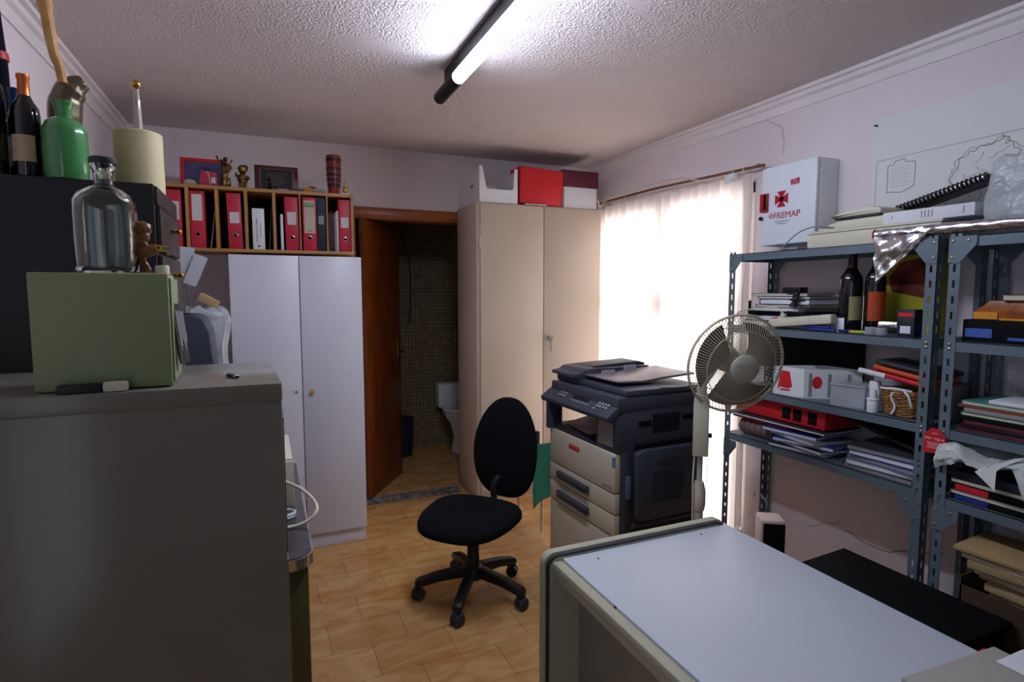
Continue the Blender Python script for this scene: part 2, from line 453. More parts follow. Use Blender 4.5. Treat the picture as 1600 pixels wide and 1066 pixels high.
w2 = bpy.data.objects.new('window_2', None); COL.objects.link(w2); w2['kind'] = 'structure'; w2.location = (XL-.06, -.8, 0)
mb = MB()
for y0, y1 in ((FY0, FY0+.05), (FY1-.05, FY1), (-.8, -.75)): mb.box(XL-.08, XL-.04, y0, y1, FZ0, FZ1)
for z0, z1 in ((FZ0, FZ0+.05), (FZ1-.05, FZ1)): mb.box(XL-.08, XL-.04, FY0, FY1, z0, z1)
mb.build('window_frame', M['whitepl'], w2, w=True)

# ------------------------------------------------------------------ curtain
def curtain_mat():
    m = bpy.data.materials.new('curtain_cloth'); m.use_nodes = True; nt = m.node_tree; N = nt.nodes; N.clear(); L = nt.links
    o = N.new('ShaderNodeOutputMaterial'); d = N.new('ShaderNodeBsdfDiffuse'); t = N.new('ShaderNodeBsdfTranslucent'); mx = N.new('ShaderNodeMixShader')
    d.inputs[0].default_value = rgb('#ece2df'); t.inputs[0].default_value = (.9, .83, .8, 1); mx.inputs[0].default_value = .62
    tp = N.new('ShaderNodeBsdfTransparent'); m2 = N.new('ShaderNodeMixShader'); m2.inputs[0].default_value = .12
    tc = N.new('ShaderNodeTexCoord'); n = N.new('ShaderNodeTexNoise'); mp = N.new('ShaderNodeMapping'); mp.inputs['Scale'].default_value = (1, 60, 14)
    L.new(tc.outputs['Object'], mp.inputs[0]); L.new(mp.outputs[0], n.inputs['Vector']); n.inputs['Scale'].default_value = 2
    bp = N.new('ShaderNodeBump'); bp.inputs['Distance'].default_value = .004; L.new(n.outputs['Fac'], bp.inputs['Height']); L.new(bp.outputs[0], d.inputs['Normal'])
    L.new(d.outputs[0], mx.inputs[1]); L.new(t.outputs[0], mx.inputs[2]); L.new(mx.outputs[0], m2.inputs[1]); L.new(tp.outputs[0], m2.inputs[2]); L.new(m2.outputs[0], o.inputs[0])
    return m
M['curtain'] = curtain_mat()
mb = MB()
def cur(u, v):
    y = 3.97-1.60*u
    if u > .93: y = 3.97-1.60*(.93+(u-.93)*.8)
    sag = .018*abs(math.sin(u*PI*8))
    z0 = .03; z1 = 2.165-.02*u-sag*1.0
    z = z0+(z1-z0)*v
    amp = .010+.012*v
    x = 2.462+amp*math.sin(u*PI*2*17+1.3*math.sin(u*9))*(.55+.45*v)+.006*math.sin(u*140)*v**4
    # gathered edge near the box hangs in deep folds
    if u > .88: x += .02*math.sin((u-.88)*PI*50)
    return Vector((x, y, z))
mb.grid(cur, 300, 30)
o = mb.build('curtain', M['curtain']); tag(o, 'thin white curtain glowing with daylight on the right wall beside the beige locker', 'curtain')
cu = o
mb = MB(); mb.tube([(2.468, 4.02, 2.20), (2.452, 3.2, 2.196), (2.452, 2.8, 2.184), (2.462, 2.31, 2.172)], .0085, 10)
r = thing('curtain_rod', 'thin brown curtain rod running along the right wall above the window', 'curtain rod', (2.46, 3.2, 2.19))
mb.build('rod', mat('rod_brown', '#7a4a38', .5), r, w=True)
for y in (3.86, 2.36):
    mb = MB(); mb.box(2.462, 2.519, y-.005, y+.005, 2.175, 2.19); mb.build('bracket', M['bolt'], r, w=True)
ring0 = None
for k, y in enumerate((3.93, 3.83, 3.58, 3.37, 3.27, 3.02, 2.86, 2.83, 2.52, 2.44)):
    z = 2.195-.02*(3.97-y)/1.6
    if ring0 is None:
        mb = MB(); mb.tube([(2.46+.014*math.cos(a), .004*math.sin(a*2), .024*math.sin(a)-.012) for a in [2*PI*i/14 for i in range(14)]], .0022, 6, closed=True)
        ring0 = mb.build('curtain_loop', M['offwhite']); tag(ring0, 'small cream cord loop holding the white curtain on its rod', 'curtain loop', 'cord loops along the curtain rod'); ring0.location = (0, y, z)
    else:
        c = ring0.copy(); COL.objects.link(c); c.location = (0, y, z); c.rotation_euler = (0, 0, random.uniform(-.2, .2)); c.location.x = 2.46-2.46*math.cos(c.rotation_euler.z); c.location.y = y-2.46*math.sin(c.rotation_euler.z)
# cable draped over the rod with a lamp holder
def spline(pts, n=8):
    P = [Vector(p) for p in pts]; P = [P[0]*2-P[1]]+P+[P[-1]*2-P[-2]]; out = []
    for i in range(1, len(P)-2):
        for k in range(n):
            t = k/n; a, b, c, d2 = P[i-1], P[i], P[i+1], P[i+2]
            out.append(.5*((2*b)+(c-a)*t+(2*a-5*b+4*c-d2)*t*t+(3*b-a-3*c+d2)*t**3))
    out.append(P[-2]); return out
c = thing('cable', 'cream electric cable draped over the curtain rod ending in a white socket', 'cable', (2.43, 3.0, 2.2))
mb = MB(); mb.tube(spline([(2.27, 3.66, 2.17), (2.33, 3.72, 2.135), (2.42, 3.78, 2.20), (2.435, 3.6, 2.215), (2.43, 3.2, 2.225), (2.435, 2.95, 2.215), (2.435, 2.75, 2.165), (2.435, 2.55, 2.14)]), .0045, 8)
mb.build('cord', M['offwhite'], c, w=True)
mb = MB(); mb.M = TR(2.435, 2.52, 2.135) @ RX(math.radians(70)); mb.lathe([(0, -.03), (.02, -.03), (.026, -.015), (.028, .012), (.02, .03), (.012, .045), (0, .045)]); mb.build('socket', M['whitepl'], c, w=True)

mb = MB(); mb.tube(spline([(2.425, 2.74, 1.25), (2.42, 2.66, .9), (2.41, 2.60, .55), (2.42, 2.66, .02)], 8), .0018, 6); o = mb.build('hanging_cord', M['grey']); tag(o, 'thin dark cord hanging down in front of the bright curtain behind the fan', 'cord')
mb = MB(); mb.tube(spline([(2.452, 2.385, 2.16), (2.44, 2.37, 1.9), (2.425, 2.39, 1.5), (2.43, 2.40, 1.2), (2.44, 2.38, .6)], 8), .0022, 6); o = mb.build('hanging_cord', M['offwhite']); tag(o, 'pale cord hanging along the right edge of the white curtain', 'cord')
# ------------------------------------------------------------------ ceiling tube
t = thing('tube_light', 'black cylindrical ceiling light with one long glowing white tube', 'ceiling light', (.800, 1.90, 2.425))
mb = MB()
mb.cyl((0, .53, 0), (0, .82, 0), .0300, n=28); mb.sph((0, .82, 0), .0300, (1, .35, 1), 20)
mb.cyl((0, -.62, 0), (0, -.85, 0), .0285, n=28)
# the black shell wraps the upper, window-averted side of the lamp
arc = [math.radians(8+k*10.4) for k in range(15)]
mb.prism([(.0300*math.cos(a), .0300*math.sin(a)) for a in arc]+[(.0280*math.cos(a), .0280*math.sin(a)) for a in arc[::-1]], -.63, .54, 'y')
mb.box(-.012, .012, -.7, .7, .028, .084)
mb.build('housing', M['black'], t)
mb = MB(); mb.cyl((0, -.62, 0), (0, .53, 0), .0276, n=28, caps=False)
mb.build('glowing_tube', mat('tube_glow', '#ffffff', .4, emit='#dfe9ff', estr=80.), t)

# ------------------------------------------------------------------ filing cabinet + things on it
t = thing('filing_cabinet', 'large grey-beige metal filing cabinet with smudged side in the left foreground', 'filing cabinet', (-.38, 1.4, 0))
mb = MB(); mb.box(XL+.02, .0235, 1.2105, 1.585, .04, 1.285, .002)
mb.build('body', M['filetop'], t, w=True)
mb = MB(); mb.prism([(XL+.015, 1.206), (.025, 1.208), (.010, 1.59), (XL+.015, 1.59)], 1.284, 1.32, 'z', .004)
mb.build('top', M['filetop'], t, w=True)
mb = MB(); mb.box(XL+.04, -.01, 1.23, 1.57, 0, .04); mb.build('plinth', M['black'], t, w=True)
for k in range(4):
    z0 = .06+k*.3
    mb = MB(); mb.box(.0237, .0265, 1.23, 1.565, z0, z0+.285, .003)
    dr = mb.build('drawer', M['filetop'], t, w=True)
    mb = MB(); mb.box(.0265, .0285, 1.33, 1.46, z0+.18, z0+.2, .003); mb.build('handle', M['chrome'], dr, w=True)

# sage green card index box
t = thing('card_box', 'sage green metal card index box on the grey filing cabinet', 'box', (-.27, 1.32, 1.32))
mb = MB(); mb.prism([(-.378, 1.24), (-.166, 1.24), (-.176, 1.395), (-.372, 1.395)], 1.322, 1.534, 'z', .003); mb.build('body', M['sage'], t, w=True)
mb = MB(); mb.prism([(-.168, 1.25), (-.163, 1.25), (-.170, 1.395), (-.176, 1.395)], 1.33, 1.525, 'z'); fr = mb.build('front_flap', M['sage'], t, w=True)
# a dark photo card / opener leaning at its front
mb = MB(); mb.M = TR(-.158, 1.31, 1.412) @ RZ(math.radians(-6)) @ RY(math.radians(-7)) @ RX(math.radians(-3)); mb.box(-.002, .002, -.035, .035, -.055, .065, .001)
o = mb.build('photo_card', M['black']); tag(o, 'dark tilted card leaning on the front of the sage green box', 'card')
mb = MB(); mb.M = TR(-.1545, 1.312, 1.412) @ RZ(math.radians(-6)) @ RY(math.radians(-7)) @ RX(math.radians(-3))
for k in range(6): mb.box(-.001, .0005, -.028+.010*k, -.022+.010*k, -.03+.01*(k % 3), .05)
q = mb.build('print', M['grey'], o)

# stapler-like punch tool and small black clip
t = thing('stapler', 'black handled hand tool with cream jaw lying before the sage green box', 'stapler', (-.285, 1.223, 1.32), math.radians(0))
mb = MB(); mb.prism([(-.058, .002), (-.054, .016), (.012, .016), (.012, .0), (-.05, .0)], -.008, .008, 'y', .002); mb.build('handle', M['black'], t)
mb = MB(); mb.box(.012, .05, -.009, .009, 0, .018, .004); mb.cyl((.02, -.0095, .009), (.02, .0095, .009), .005); mb.cyl((.04, -.0095, .009), (.04, .0095, .009), .005); mb.build('jaw', M['offwhite'], t)
t = thing('pen_clip', 'small black metal clip lying alone on the grey filing cabinet top', 'clip', (-.068, 1.315, 1.32), math.radians(-58))
mb = MB(); mb.box(-.02, .02, -.004, .004, .001, .007, .002); mb.build('body', M['black'], t)
mb = MB(); mb.box(-.018, .012, -.002, .002, .007, .0095, .001); mb.cyl((.014, -.005, .005), (.014, .005, .005), .003); mb.build('spring', M['chrome'], t)

# clear glass bottle
def bottle(name, label, cat, loc, prof, material, rz=0, squash=1., n=36, group=None):
    t = thing(name, label, cat, loc, rz, group)
    mb = MB(); mb.lathe(prof, n, squash=squash); mb.build('glass_body', material, t); return t
t = thing('glass_bottle', 'square-shouldered clear glass bottle with a dark lid on the sage green box', 'bottle', (-.272, 1.31, 1.5355))
mb = MB()
def sqring(r, z, k=.55):
    out = []
    for i in range(48):
        a = 2*PI*i/48; c, s_ = math.cos(a), math.sin(a)
        e = (abs(c)**(2/k*0+3.2)+abs(s_)**3.2)**(-1/3.2)
        out.append((c, s_, e))
    return out
b = bmesh.new(); rings = []
prof = [(.0, .004), (.040, .004), (.044, .0), (.047, .006), (.0485, .05), (.0487, .115), (.047, .133), (.041, .147), (.028, .157), (.0165, .163), (.0152, .18), (.0165, .19), (.0195, .195), (.0195, .203),
        (.013, .203), (.0125, .165), (.026, .153), (.039, .143), (.0445, .131), (.0457, .114), (.0455, .05), (.044, .012), (.0, .010)]
for r_, z_ in prof:
    if r_ == 0: rings.append([b.verts.new((0, 0, z_))]); continue
    sq = max(0, min(1, (r_-.022)/.015))
    rr = []
    for i in range(48):
        a = 2*PI*i/48+PI/4*0; c_, s_ = math.cos(a), math.sin(a)
        e = (abs(c_)**3.6+abs(s_)**3.6)**(-1/3.6)
        e = 1+(e-1)*sq
        rr.append(b.verts.new((c_*r_*e, s_*r_*e, z_)))
    rings.append(rr)
for A, B in zip(rings, rings[1:]):
    for i in range(48):
        j = (i+1) % 48
        if len(A) == 1: b.faces.new((A[0], B[i], B[j]))
        elif len(B) == 1: b.faces.new((A[i], A[j], B[0]))
        else: b.faces.new((A[i], A[j], B[j], B[i]))
bmesh.ops.recalc_face_normals(b, faces=b.faces)
mb._merge(b); mb.build('glass_body', M['glass'], t)
mb = MB(); mb.lathe([(0, .204), (.0215, .204), (.0225, .207), (.0225, .2125), (.020, .215), (0, .215)]); mb.build('lid', M['slate2'], t)

# carved wooden figure with a little barrel and brass tap
t = thing('carved_figure', 'carved wooden figure with a small barrel and brass tap on the sage green box', 'figurine', (-.206, 1.335, 1.5355))
mb = MB(); mb.box(-.035, .032, -.02, .02, 0, .003, .001); mb.build('base', M['pine'], t)
blob('figure', [('s', (-.012, 0, .088), (.017, .014, .016)), ('s', (-.010, -.004, .072), (.011, .010, .010)), ('s', (-.02, 0, .055), (.016, .013, .024)), ('c', [(-.02, 0, .04), (-.012, 0, .02), (-.006, 0, .004)], [.010, .006, .008]),
                ('c', [(-.024, 0, .04), (-.028, 0, .02), (-.026, 0, .004)], [.009, .006, .007]), ('c', [(-.014, -.01, .062), (0, -.012, .05)], [.005, .004])], M['carve'], t, .0022, 2, jitter=.002, jscale=130)
mb = MB(); mb.M = TR(-.004, -.006, .045) @ RY(math.radians(75)); mb.lathe([(0, -.016), (.0095, -.016), (.012, -.005), (.012, .005), (.0095, .016), (0, .016)], 18)
q = mb.build('barrel', M['carve'], t)
mb = MB(); mb.cyl((.008, -.006, .047), (.026, -.006, .047), .0028); mb.cyl((.018, -.006, .047), (.018, -.006, .055), .002); mb.cyl((.011, -.006, .056), (.03, -.006, .054), .0022); mb.tube([(.024, -.006, .047), (.03, -.006, .044), (.031, -.006, .036)], .0026, 8); mb.build('tap', M['brass'], q)
mb = MB(); mb.lathe([(0, 0), (.0125, 0), (.0128, .013), (.011, .016), (0, .016)], 24)
o = mb.build('cream_knob', M['offwhite']); o.location = (-.184, 1.31, 1.5355); tag(o, 'small cream cylindrical stopper at the edge of the sage green box', 'stopper')

# ------------------------------------------------------------------ left desk with black cabinet, computer
t = thing('side_table', 'dark topped desk with chrome rounded edge behind the grey filing cabinet', 'desk', (-.35, 2.2, 0))
def rrect(x0, x1, y0, y1, r, n=6, corners=(1, 1, 1, 1)):
    out = []
    for (cx, cy, a0, on) in ((x1-r, y1-r, 0, corners[0]), (x0+r, y1-r, 90, corners[1]), (x0+r, y0+r, 180, corners[2]), (x1-r, y0+r, 270, corners[3])):
        if on:
            for k in range(n+1):
                a = math.radians(a0+90*k/n); out.append((cx+r*math.cos(a), cy+r*math.sin(a)))
        else:
            sx = 1 if a0 in (0, 270) else -1; sy = 1 if a0 in (0, 90) else -1
            out.append((cx+sx*r, cy+sy*r))
    return out
mb = MB(); mb.prism(rrect(XL+.01, .105, 1.655, 2.66, .06), .715, .748, 'z'); mb.build('edge_band', M['chrome'], t, w=True, ang=50)
mb = MB(); mb.prism(rrect(XL+.016, .099, 1.661, 2.654, .055), .716, .750, 'z'); mb.build('table_top', mat('dark_formica', '#40383c', .22), t, w=True)
mb = MB(); mb.box(-.45, .088, 1.68, 2.6, .0, .714, .004); mb.build('pedestal', mat('khaki_enamel', '#5f5a36', .5), t, w=True)
t = thing('bookcase', 'black lacquered cabinet holding the green bottle and beige tub', 'cabinet', (-.5, 1.85, .7505))
mb = MB(); mb.box(XL+.01, -.243, 1.66, 2.01, .7505, 1.765, .003); mb.build('body', M['darkcab'], t, w=True)
mb = MB(); mb.box(-.243, -.236, 1.665, 2.005, 1.715, 1.76, .002); mb.build('top_rail', M['brownwood'], t, w=True)
for z0, z1 in ((1.60, 1.71), (1.48, 1.59), (1.0, 1.47)):
    mb = MB(); mb.box(-.243, -.232, 1.67, 2.0, z0, z1, .002); dr = mb.build('drawer', M['brownwood'], t, w=True)
    mb = MB(); mb.cyl((-.232, 1.83, (z0+z1)/2+.01), (-.214, 1.83, (z0+z1)/2+.01), .004); mb.sph((-.212, 1.83, (z0+z1)/2+.01), .007); mb.tube([(-.224, 1.80, (z0+z1)/2+.01), (-.216, 1.83, (z0+z1)/2+.016), (-.224, 1.86, (z0+z1)/2+.01)], .003, 8)
    mb.build('handle', M['brass'], dr, w=True)
# beige computer case and dark monitor
t = thing('computer_case', 'beige desktop computer case on the dark desk behind the filing cabinet', 'computer', (-.2, 2.15, .7505))
mb = MB(); mb.box(-.6, .068, 2.06, 2.42, .7505, .93, .006); mb.build('body', M['offwhite'], t, w=True)
mb = MB(); mb.box(-.004, .07, 2.055, 2.062, .76, .92, .002); mb.build('front_panel', M['offwhite'], t, w=True)
t = thing('monitor', 'dark grey monitor with rounded shoulder seen beyond the sage green box', 'monitor', (-.25, 2.3, .931))
mb = MB(); mb.prism([(-.52, .96), (-.52, 1.40), (-.50, 1.42), (-.225, 1.42), (-.20, 1.405), (-.182, 1.36), (-.172, 1.25), (-.165, 1.1), (-.165, .96)], 2.22, 2.44, 'y', .006); mb.build('shell', M['slate'], t, w=True)
mb = MB(); mb.box(-.45, -.2, 2.25, 2.42, .931, .96, .004); mb.build('stand', M['slate2'], t, w=True)
mb = MB(); mb.box(-.48, -.22, 2.44, 2.445, 1.0, 1.37); mb.build('screen', M['black'], t, w=True)
mb = MB(); mb.tube(spline([(.03, 2.05, .86), (.085, 2.0, .84), (.125, 1.95, .81), (.128, 1.90, .785), (.075, 1.885, .758), (-.05, 1.88, .758), (-.2, 1.90, .758)], 8), .0055, 8)
o = mb.build('cable', M['offwhite']); tag(o, 'cream cable looping over the chrome edge of the dark desk', 'cable')
mb = MB(); mb.M = TR(.035, 1.99, .7555); mb.torus((0, 0, 0), .03, .005); mb.torus((.004, .0, .009), .028, .005)
o = mb.build('cable_coil', M['whitepl']); tag(o, 'white coiled cable lying on the dark desk beside the filing cabinet', 'cable')

# papers and folders clipped at the black cabinet
t = thing('folder', 'brown card folders standing upright behind the black cabinet', 'folder', (-.23, 2.04, 1.421))
mb = MB()
for k in range(3): mb.box(-.36+.004*k, -.285+.007*k, 2.225+.02*k, 2.232+.02*k, 1.421, 1.73-.02*k)
mb.build('card', M['kraft'], t, w=True)
for k, (a, x, z, s_, lb) in enumerate(((-4, -.238, 1.60, .036, 'white paper slip standing upright beside the brown card folders'), (-22, -.212, 1.575, .034, 'white paper slip tilted outward beside the brown card folders'))):
    mb = MB(); mb.M = TR(x, 2.21-.006*k, z) @ RY(math.radians(-a*1.0)); mb.box(-s_*.6, s_*.6, -.0008, .0008, -.055, .05)
    o = mb.build('paper_sheet', M['paper']); tag(o, lb, 'paper')

t = thing('memo_holder', 'small wire memo stand on the dark monitor holding white slips', 'memo holder', (-.25, 2.30, 1.4205))
mb = MB(); mb.lathe([(0, 0), (.02, 0), (.02, .004), (0, .006)], 20); mb.build('base', M['slate2'], t)
mb = MB(); mb.tube(spline([(0, 0, .004), (.012, -.03, .05), (.01, -.075, .10), (.004, -.085, .16)], 6), .0016, 6); mb.build('wire', M['grey'], t)
# low unit behind with white bag
mb = MB(); mb.box(XL+.02, -.19, 2.75, 3.35, 0, 1.0, .004)
o = mb.build('cupboard', M['brownwood']); tag(o, 'dark low cupboard behind the monitor carrying a white bag', 'cupboard')
def crumple(c, sz, amp, f, zmin, mm, name):
    b = bmesh.new(); bmesh.ops.create_cube(b, size=1.)
    bmesh.ops.bevel(b, geom=list(b.edges), offset=.14, segments=3, profile=.6, affect='EDGES')
    bmesh.ops.subdivide_edges(b, edges=list(b.edges), cuts=4, use_grid_fill=True); bmesh.ops.triangulate(b, faces=list(b.faces))
    for v in b.verts:
        p = Vector(c)+Vector((v.co.x*sz[0], v.co.y*sz[1], v.co.z*sz[2])); q0 = Vector((p.x*f, p.y*f, p.z*f*.35))
        p += Vector((noise.noise(q0), noise.noise(q0+Vector((9, 0, 0))), noise.noise(q0+Vector((0, 9, 0)))))*amp
        p.z = max(p.z, zmin); v.co = p
    mb = MB(); mb._merge(b); return mb.build(name, mm, None, ang=80)
crumple((-.262, 3.1, 1.2), (.165, .16, .44), .03, 22, 1.001, M['poly'], 'carrier_bag')
o = bpy.data.objects['carrier_bag']; tag(o, 'white plastic bag squeezed between the dark monitor and white wardrobe', 'bag')
mb = MB(); mb.M = TR(-.245, 3.09, 1.455) @ RY(math.radians(30)); mb.box(-.05, .04, -.03, .03, -.02, .02, .006); o = mb.build('wallet', M['kraft']); tag(o, 'brown and yellow packet sticking out of the white plastic bag', 'packet')

# ------------------------------------------------------------------ on the black cabinet: bottles, tub, jug
t = thing('green_bottle', 'opaque green glass bottle with sloped shoulders on the black cabinet', 'bottle', (-.424, 1.70, 1.7655))
mb = MB(); mb.lathe([(0, 0), (.041, 0), (.0435, .004), (.0445, .05), (.0445, .106), (.043, .120), (.037, .133), (.026, .141), (.0165, .146), (.0165, .168), (.019, .176), (.0215, .180), (.0215, .184), (.016, .184), (.014, .17)], 36)
mb.build('glass_body', M['green'], t)
t = thing('tub', 'beige cylindrical tub on the black cabinet with glass flask behind', 'tub', (-.302, 1.86, 1.7655))
mb = MB(); mb.lathe([(0, 0), (.056, 0), (.0585, .002), (.0575, .160), (.055, .163), (.053, .160), (.053, .01), (0, .01)], 40); mb.build('wall', mat('beige_card', '#c3b489', .6, var=.03), t)
t = thing('glass_flask', 'slim clear glass stem with cork ball sticking out of the beige tub', 'flask', (-.300, 1.86, 1.777))
mb = MB(); mb.lathe([(0, 0), (.012, .0), (.0125, .06), (.011, .16), (.0085, .235), (.0065, .265), (.008, .27), (.005, .27)], 20); mb.build('glass_body', M['glass'], t)
mb = MB(); mb.sph((0, 0, .280), .0115, n=16); mb.build('cork', M['brass'], t)
t = thing('metal_jug', 'dull bronze curved jug with a spout behind the green bottle', 'jug', (-.445, 1.85, 1.7655))
o = blob('jug_body', [('c', spline([(-.010, 0, 0), (-.012, 0, .10), (-.014, 0, .18), (-.008, 0, .23), (.010, 0, .262), (.034, 0, .278)], 6), [.034]*6+[.036]*6+[.038]*6+[.035]*6+[.030, .028, .026, .024, .022, .02, .018])], mat('bronze', '#6a5e4a', .3, metal=.6), t, .004, 2)
t = thing('wooden_spoon', 'long curved wooden handle rising out of the bronze jug', 'wooden tool', (-.44, 1.80, 1.93))
mb = MB(); mb.tube(spline([(-.006, 0, .09), (-.012, 0, .13), (-.020, 0, .16), (-.026, 0, .21), (-.032, 0, .27), (-.046, 0, .36)], 6), [.010]*8+[.0115]*8+[.013]*8+[.016]*7, 10); mb.build('handle', mat('pale_wood', '#a9793e', .5, col2='#c89a62', vscale=12), t)
bottle_specs = [
    ('dark wine bottle with a lime foil neck and white label at far left', -.567, 1.69, .295, M['lime'], '#9a9c94', .062),
    ('dark wine bottle with a navy foil neck standing behind the lime-necked one', -.597, 1.79, .285, M['bluefoil'], '#7c848c', .05),
    ('dark wine bottle with pale blue-grey label beside the copper-necked one', -.541, 1.775, .225, M['bluefoil'], '#9fb0b4', .07),
    ('dark wine bottle with a copper foil neck and cream label next to the green bottle', -.500, 1.70, .238, M['copper'], '#b3a184', .06)]
def wine_bottle(label, loc, h, foil, lab, lh, r=.036, group=None):
    t = thing('wine_bottle', label, 'bottle', loc, random.uniform(-.4, .4), group)
    k = h/.30
    mb = MB(); mb.lathe([(0, 0), (r*.93, 0), (r, .005), (r, .185*k), (r*.93, .205*k), (r*.6, .225*k), (r*.42, .24*k), (r*.38, .25*k), (r*.37, .296*k), (0, .296*k)], 32); mb.build('glass_body', M['wine'], t)
    mb = MB(); mb.lathe([(r*.44, .238*k), (r*.42, .25*k), (r*.40, .285*k), (r*.45, .288*k), (r*.45, .299*k), (0, .3*k)], 24); mb.build('foil_cap', foil, t)
    mb = MB()
    mb.grid(lambda u, v: Vector(((r+.0006)*math.cos(-2.9+2.2*u), (r+.0006)*math.sin(-2.9+2.2*u), (.04+lh*v/.06*.06)*1.0)) if False else Vector(((r+.0006)*math.cos(-2.9+2.2*u), (r+.0006)*math.sin(-2.9+2.2*u), .045*k+lh*v)), 16, 1)
    q = mb.build('bottle_label', mat('label_'+lab[1:], lab, .7), t); return t
for i, (lb, x, y, h, foil, lab, lh) in enumerate(bottle_specs):
    y2 = y+.01
    wine_bottle(lb, (x, y2, 1.7655), h, foil, lab, lh, .028 if i else .034)
# black umbrella-like object on the wall at far left
t = thing('rolled_umbrella', 'black rolled umbrella with red band leaning on the left wall', 'umbrella', (-.605, 1.93, 1.7655))
mb = MB(); mb.tube([(.0, 0, 0), (-.002, 0, .15), (-.008, 0, .32), (-.02, 0, .50), (-.03, 0, .62)], [.010, .017, .02, .021, .015], 12); mb.build('canopy', M['blackf'], t)
mb = MB(); mb.tube([(-.0085, 0, .33), (-.010, 0, .35)], [.024, .024], 12); mb.build('band', M['redd'], t)

# ------------------------------------------------------------------ white wardrobe
t = thing('wardrobe', 'tall white two-door wardrobe with tiny round knobs under the binder shelf', 'wardrobe', (.17, 3.65, 0))
mb = MB(); mb.box(-.172, .516, 3.42, 4.0, .085, 1.700, .002); mb.box(-.16, .50, 3.44, 3.99, 0, .09); mb.build('carcass', M['white'], t, w=True)
mb = MB(); mb.box(-.17, .515, 3.425, 3.44, .0, .085, .001); mb.build('plinth', M['white'], t, w=True)
for x0, x1, kx, mm in ((-.172, .176, .145, M['brass']), (.181, .518, .228, mat('knob_wood', '#c39a56', .5))):
    mb = MB(); mb.box(x0, x1, 3.40, 3.418, .09, 1.698, .0015); q = mb.build('door', M['white'], t, w=True)
    mb = MB(); mb.M = TR(kx, 3.40, .935) @ RX(PI/2)
    if kx > .2: mb.lathe([(0, 0), (.006, 0), (.006, .008), (.013, .012), (.013, .02), (0, .023)], 18)
    else: mb.lathe([(0, 0), (.007, 0), (.007, .004), (.003, .008), (0, .008)], 14)
    mb.build('knob', mm, q, w=True)
mb = MB(); mb.box(.5162, .5185, 3.43, 3.50, 1.22, 1.65); o = mb.build('paper_strip', M['paper'], None); tag(o, 'narrow white paper strip fixed on the wardrobe side by the doorway', 'paper')
mb = MB()
for k in range(9):
    mb.box(-.012+.006*(k % 5), -.008+.006*(k % 5), 3.3992, 3.3998, 1.075-.006*k, 1.09-.006*k)
mb.box(-.03, .03, 3.3992, 3.3998, 1.088, 1.092); mb.box(.02, .026, 3.3992, 3.3998, 1.04, 1.09)
# ------------------------------------------------------------------ binder shelf
t = thing('binder_shelf', 'pine pigeonhole shelf holding red binders on top of the wardrobe', 'shelf', (.0, 3.65, 1.7165))
mb = MB(); mb.box(-.49, .493, 3.48, 3.80, 2.048, 2.066, .001); mb.build('top_board', M['pine'], t, w=True)
mb = MB(); mb.box(-.49, .493, 3.48, 3.80, 1.7165, 1.734, .001); mb.build('bottom_board', M['pine'], t, w=True)
pinez = woodmat('pine_upright', '#b5864a', '#9a6d38', 4, .5, 2)
for x in (-.484, -.362, -.222, -.08, .063, .198, .345, .486):
    wdt = .008 if x not in (.198, .345) else .004
    mb = MB(); mb.box(x-wdt, x+wdt, 3.482, 3.79, 1.734, 2.048); mb.build('divider', pinez, t, w=True)
mb = MB(); mb.box(-.49, .493, 3.80, 3.804, 1.7165, 2.066); mb.build('back_board', M['darkcab'], t, w=True)

def binder(label, x0, x1, h, material, lab=None, z=1.735, y=3.495, rot=0., hole=True, group=None):
    w_ = x1-x0
    t = thing('binder', label, 'binder', ((x0+x1)/2, y, z), 0, group, rot=(0, rot, 0))
    mb = MB(); mb.box(-w_/2, w_/2, 0, .27, 0, h, .003); mb.build('cover', material, t)
    if hole:
        mb = MB(); mb.M = TR(0, 0, h*.24) @ RX(PI/2); mb.torus((0, 0, .0005), .0105, .0022, n=20, k=6); mb.build('finger_ring', M['chrome'], t)
        mb = MB(); mb.M = TR(0, -.0004, h*.24) @ RX(PI/2); mb.lathe([(0, .001), (.0095, .001), (.0095, -.001), (0, -.001)], 20); mb.build('finger_hole', M['blackm'], t)
    if lab:
        lx, z0, z1, mm = lab
        mb = MB(); mb.box(-lx/2, lx/2, -.0012, -.0004, z0*h, z1*h); mb.build('spine_label', mm, t)
    return t
M['lab'] = mat('spine_label_white', '#cfc6c4', .8, var=.04, vscale=50)
M['labc'] = mat('spine_label_cream', '#b9ad98', .8, var=.05, vscale=50)
M['labg'] = mat('label_green', '#237a44', .7)
g = None
binder('red lever-arch binder with a long white label, leftmost visible one', -.352, -.282, .30, M['red'], (.048, .48, .94, M['lab']))
binder('red lever-arch binder with small label in the second visible pigeonhole', -.170, -.100, .30, M['red'], (.048, .46, .66, M['lab']), rot=-.02)
binder('red lever-arch binder right of the thin white booklets', .120, .190, .298, M['red'], (.046, .48, .72, M['lab']), rot=-.01)
b5 = binder('red lever-arch binder with cream label and green band', .212, .286, .302, M['red'], (.058, .33, .94, M['labc']))
mb = MB(); mb.box(-.026, .026, -.0022, -.0012, .302*.82, .302*.89); mb.build('green_band', M['labg'], b5)
text('lettering', 'MADRI', .016, M['paper'], b5, TR(0, -.0023, .302*.855) @ RX(PI/2), .0002)
text('lettering', 'IVA', .014, M['ink'], b5, TR(0, -.0013, .302*.37) @ RX(PI/2), .0002)
b6 = binder('navy blue binder wedged beside the green-banded red one', .288, .338, .305, M['navy'], (.03, .50, .66, M['grey']), hole=False)
binder('red lever-arch binder with small label at the right end of the shelf', .412, .478, .30, M['red'], (.042, .46, .66, M['lab']), rot=-.008)
binder('red binder half hidden behind the black cabinet at the shelf left', -.455, -.39, .30, M['red'], (.045, .48, .8, M['lab']))
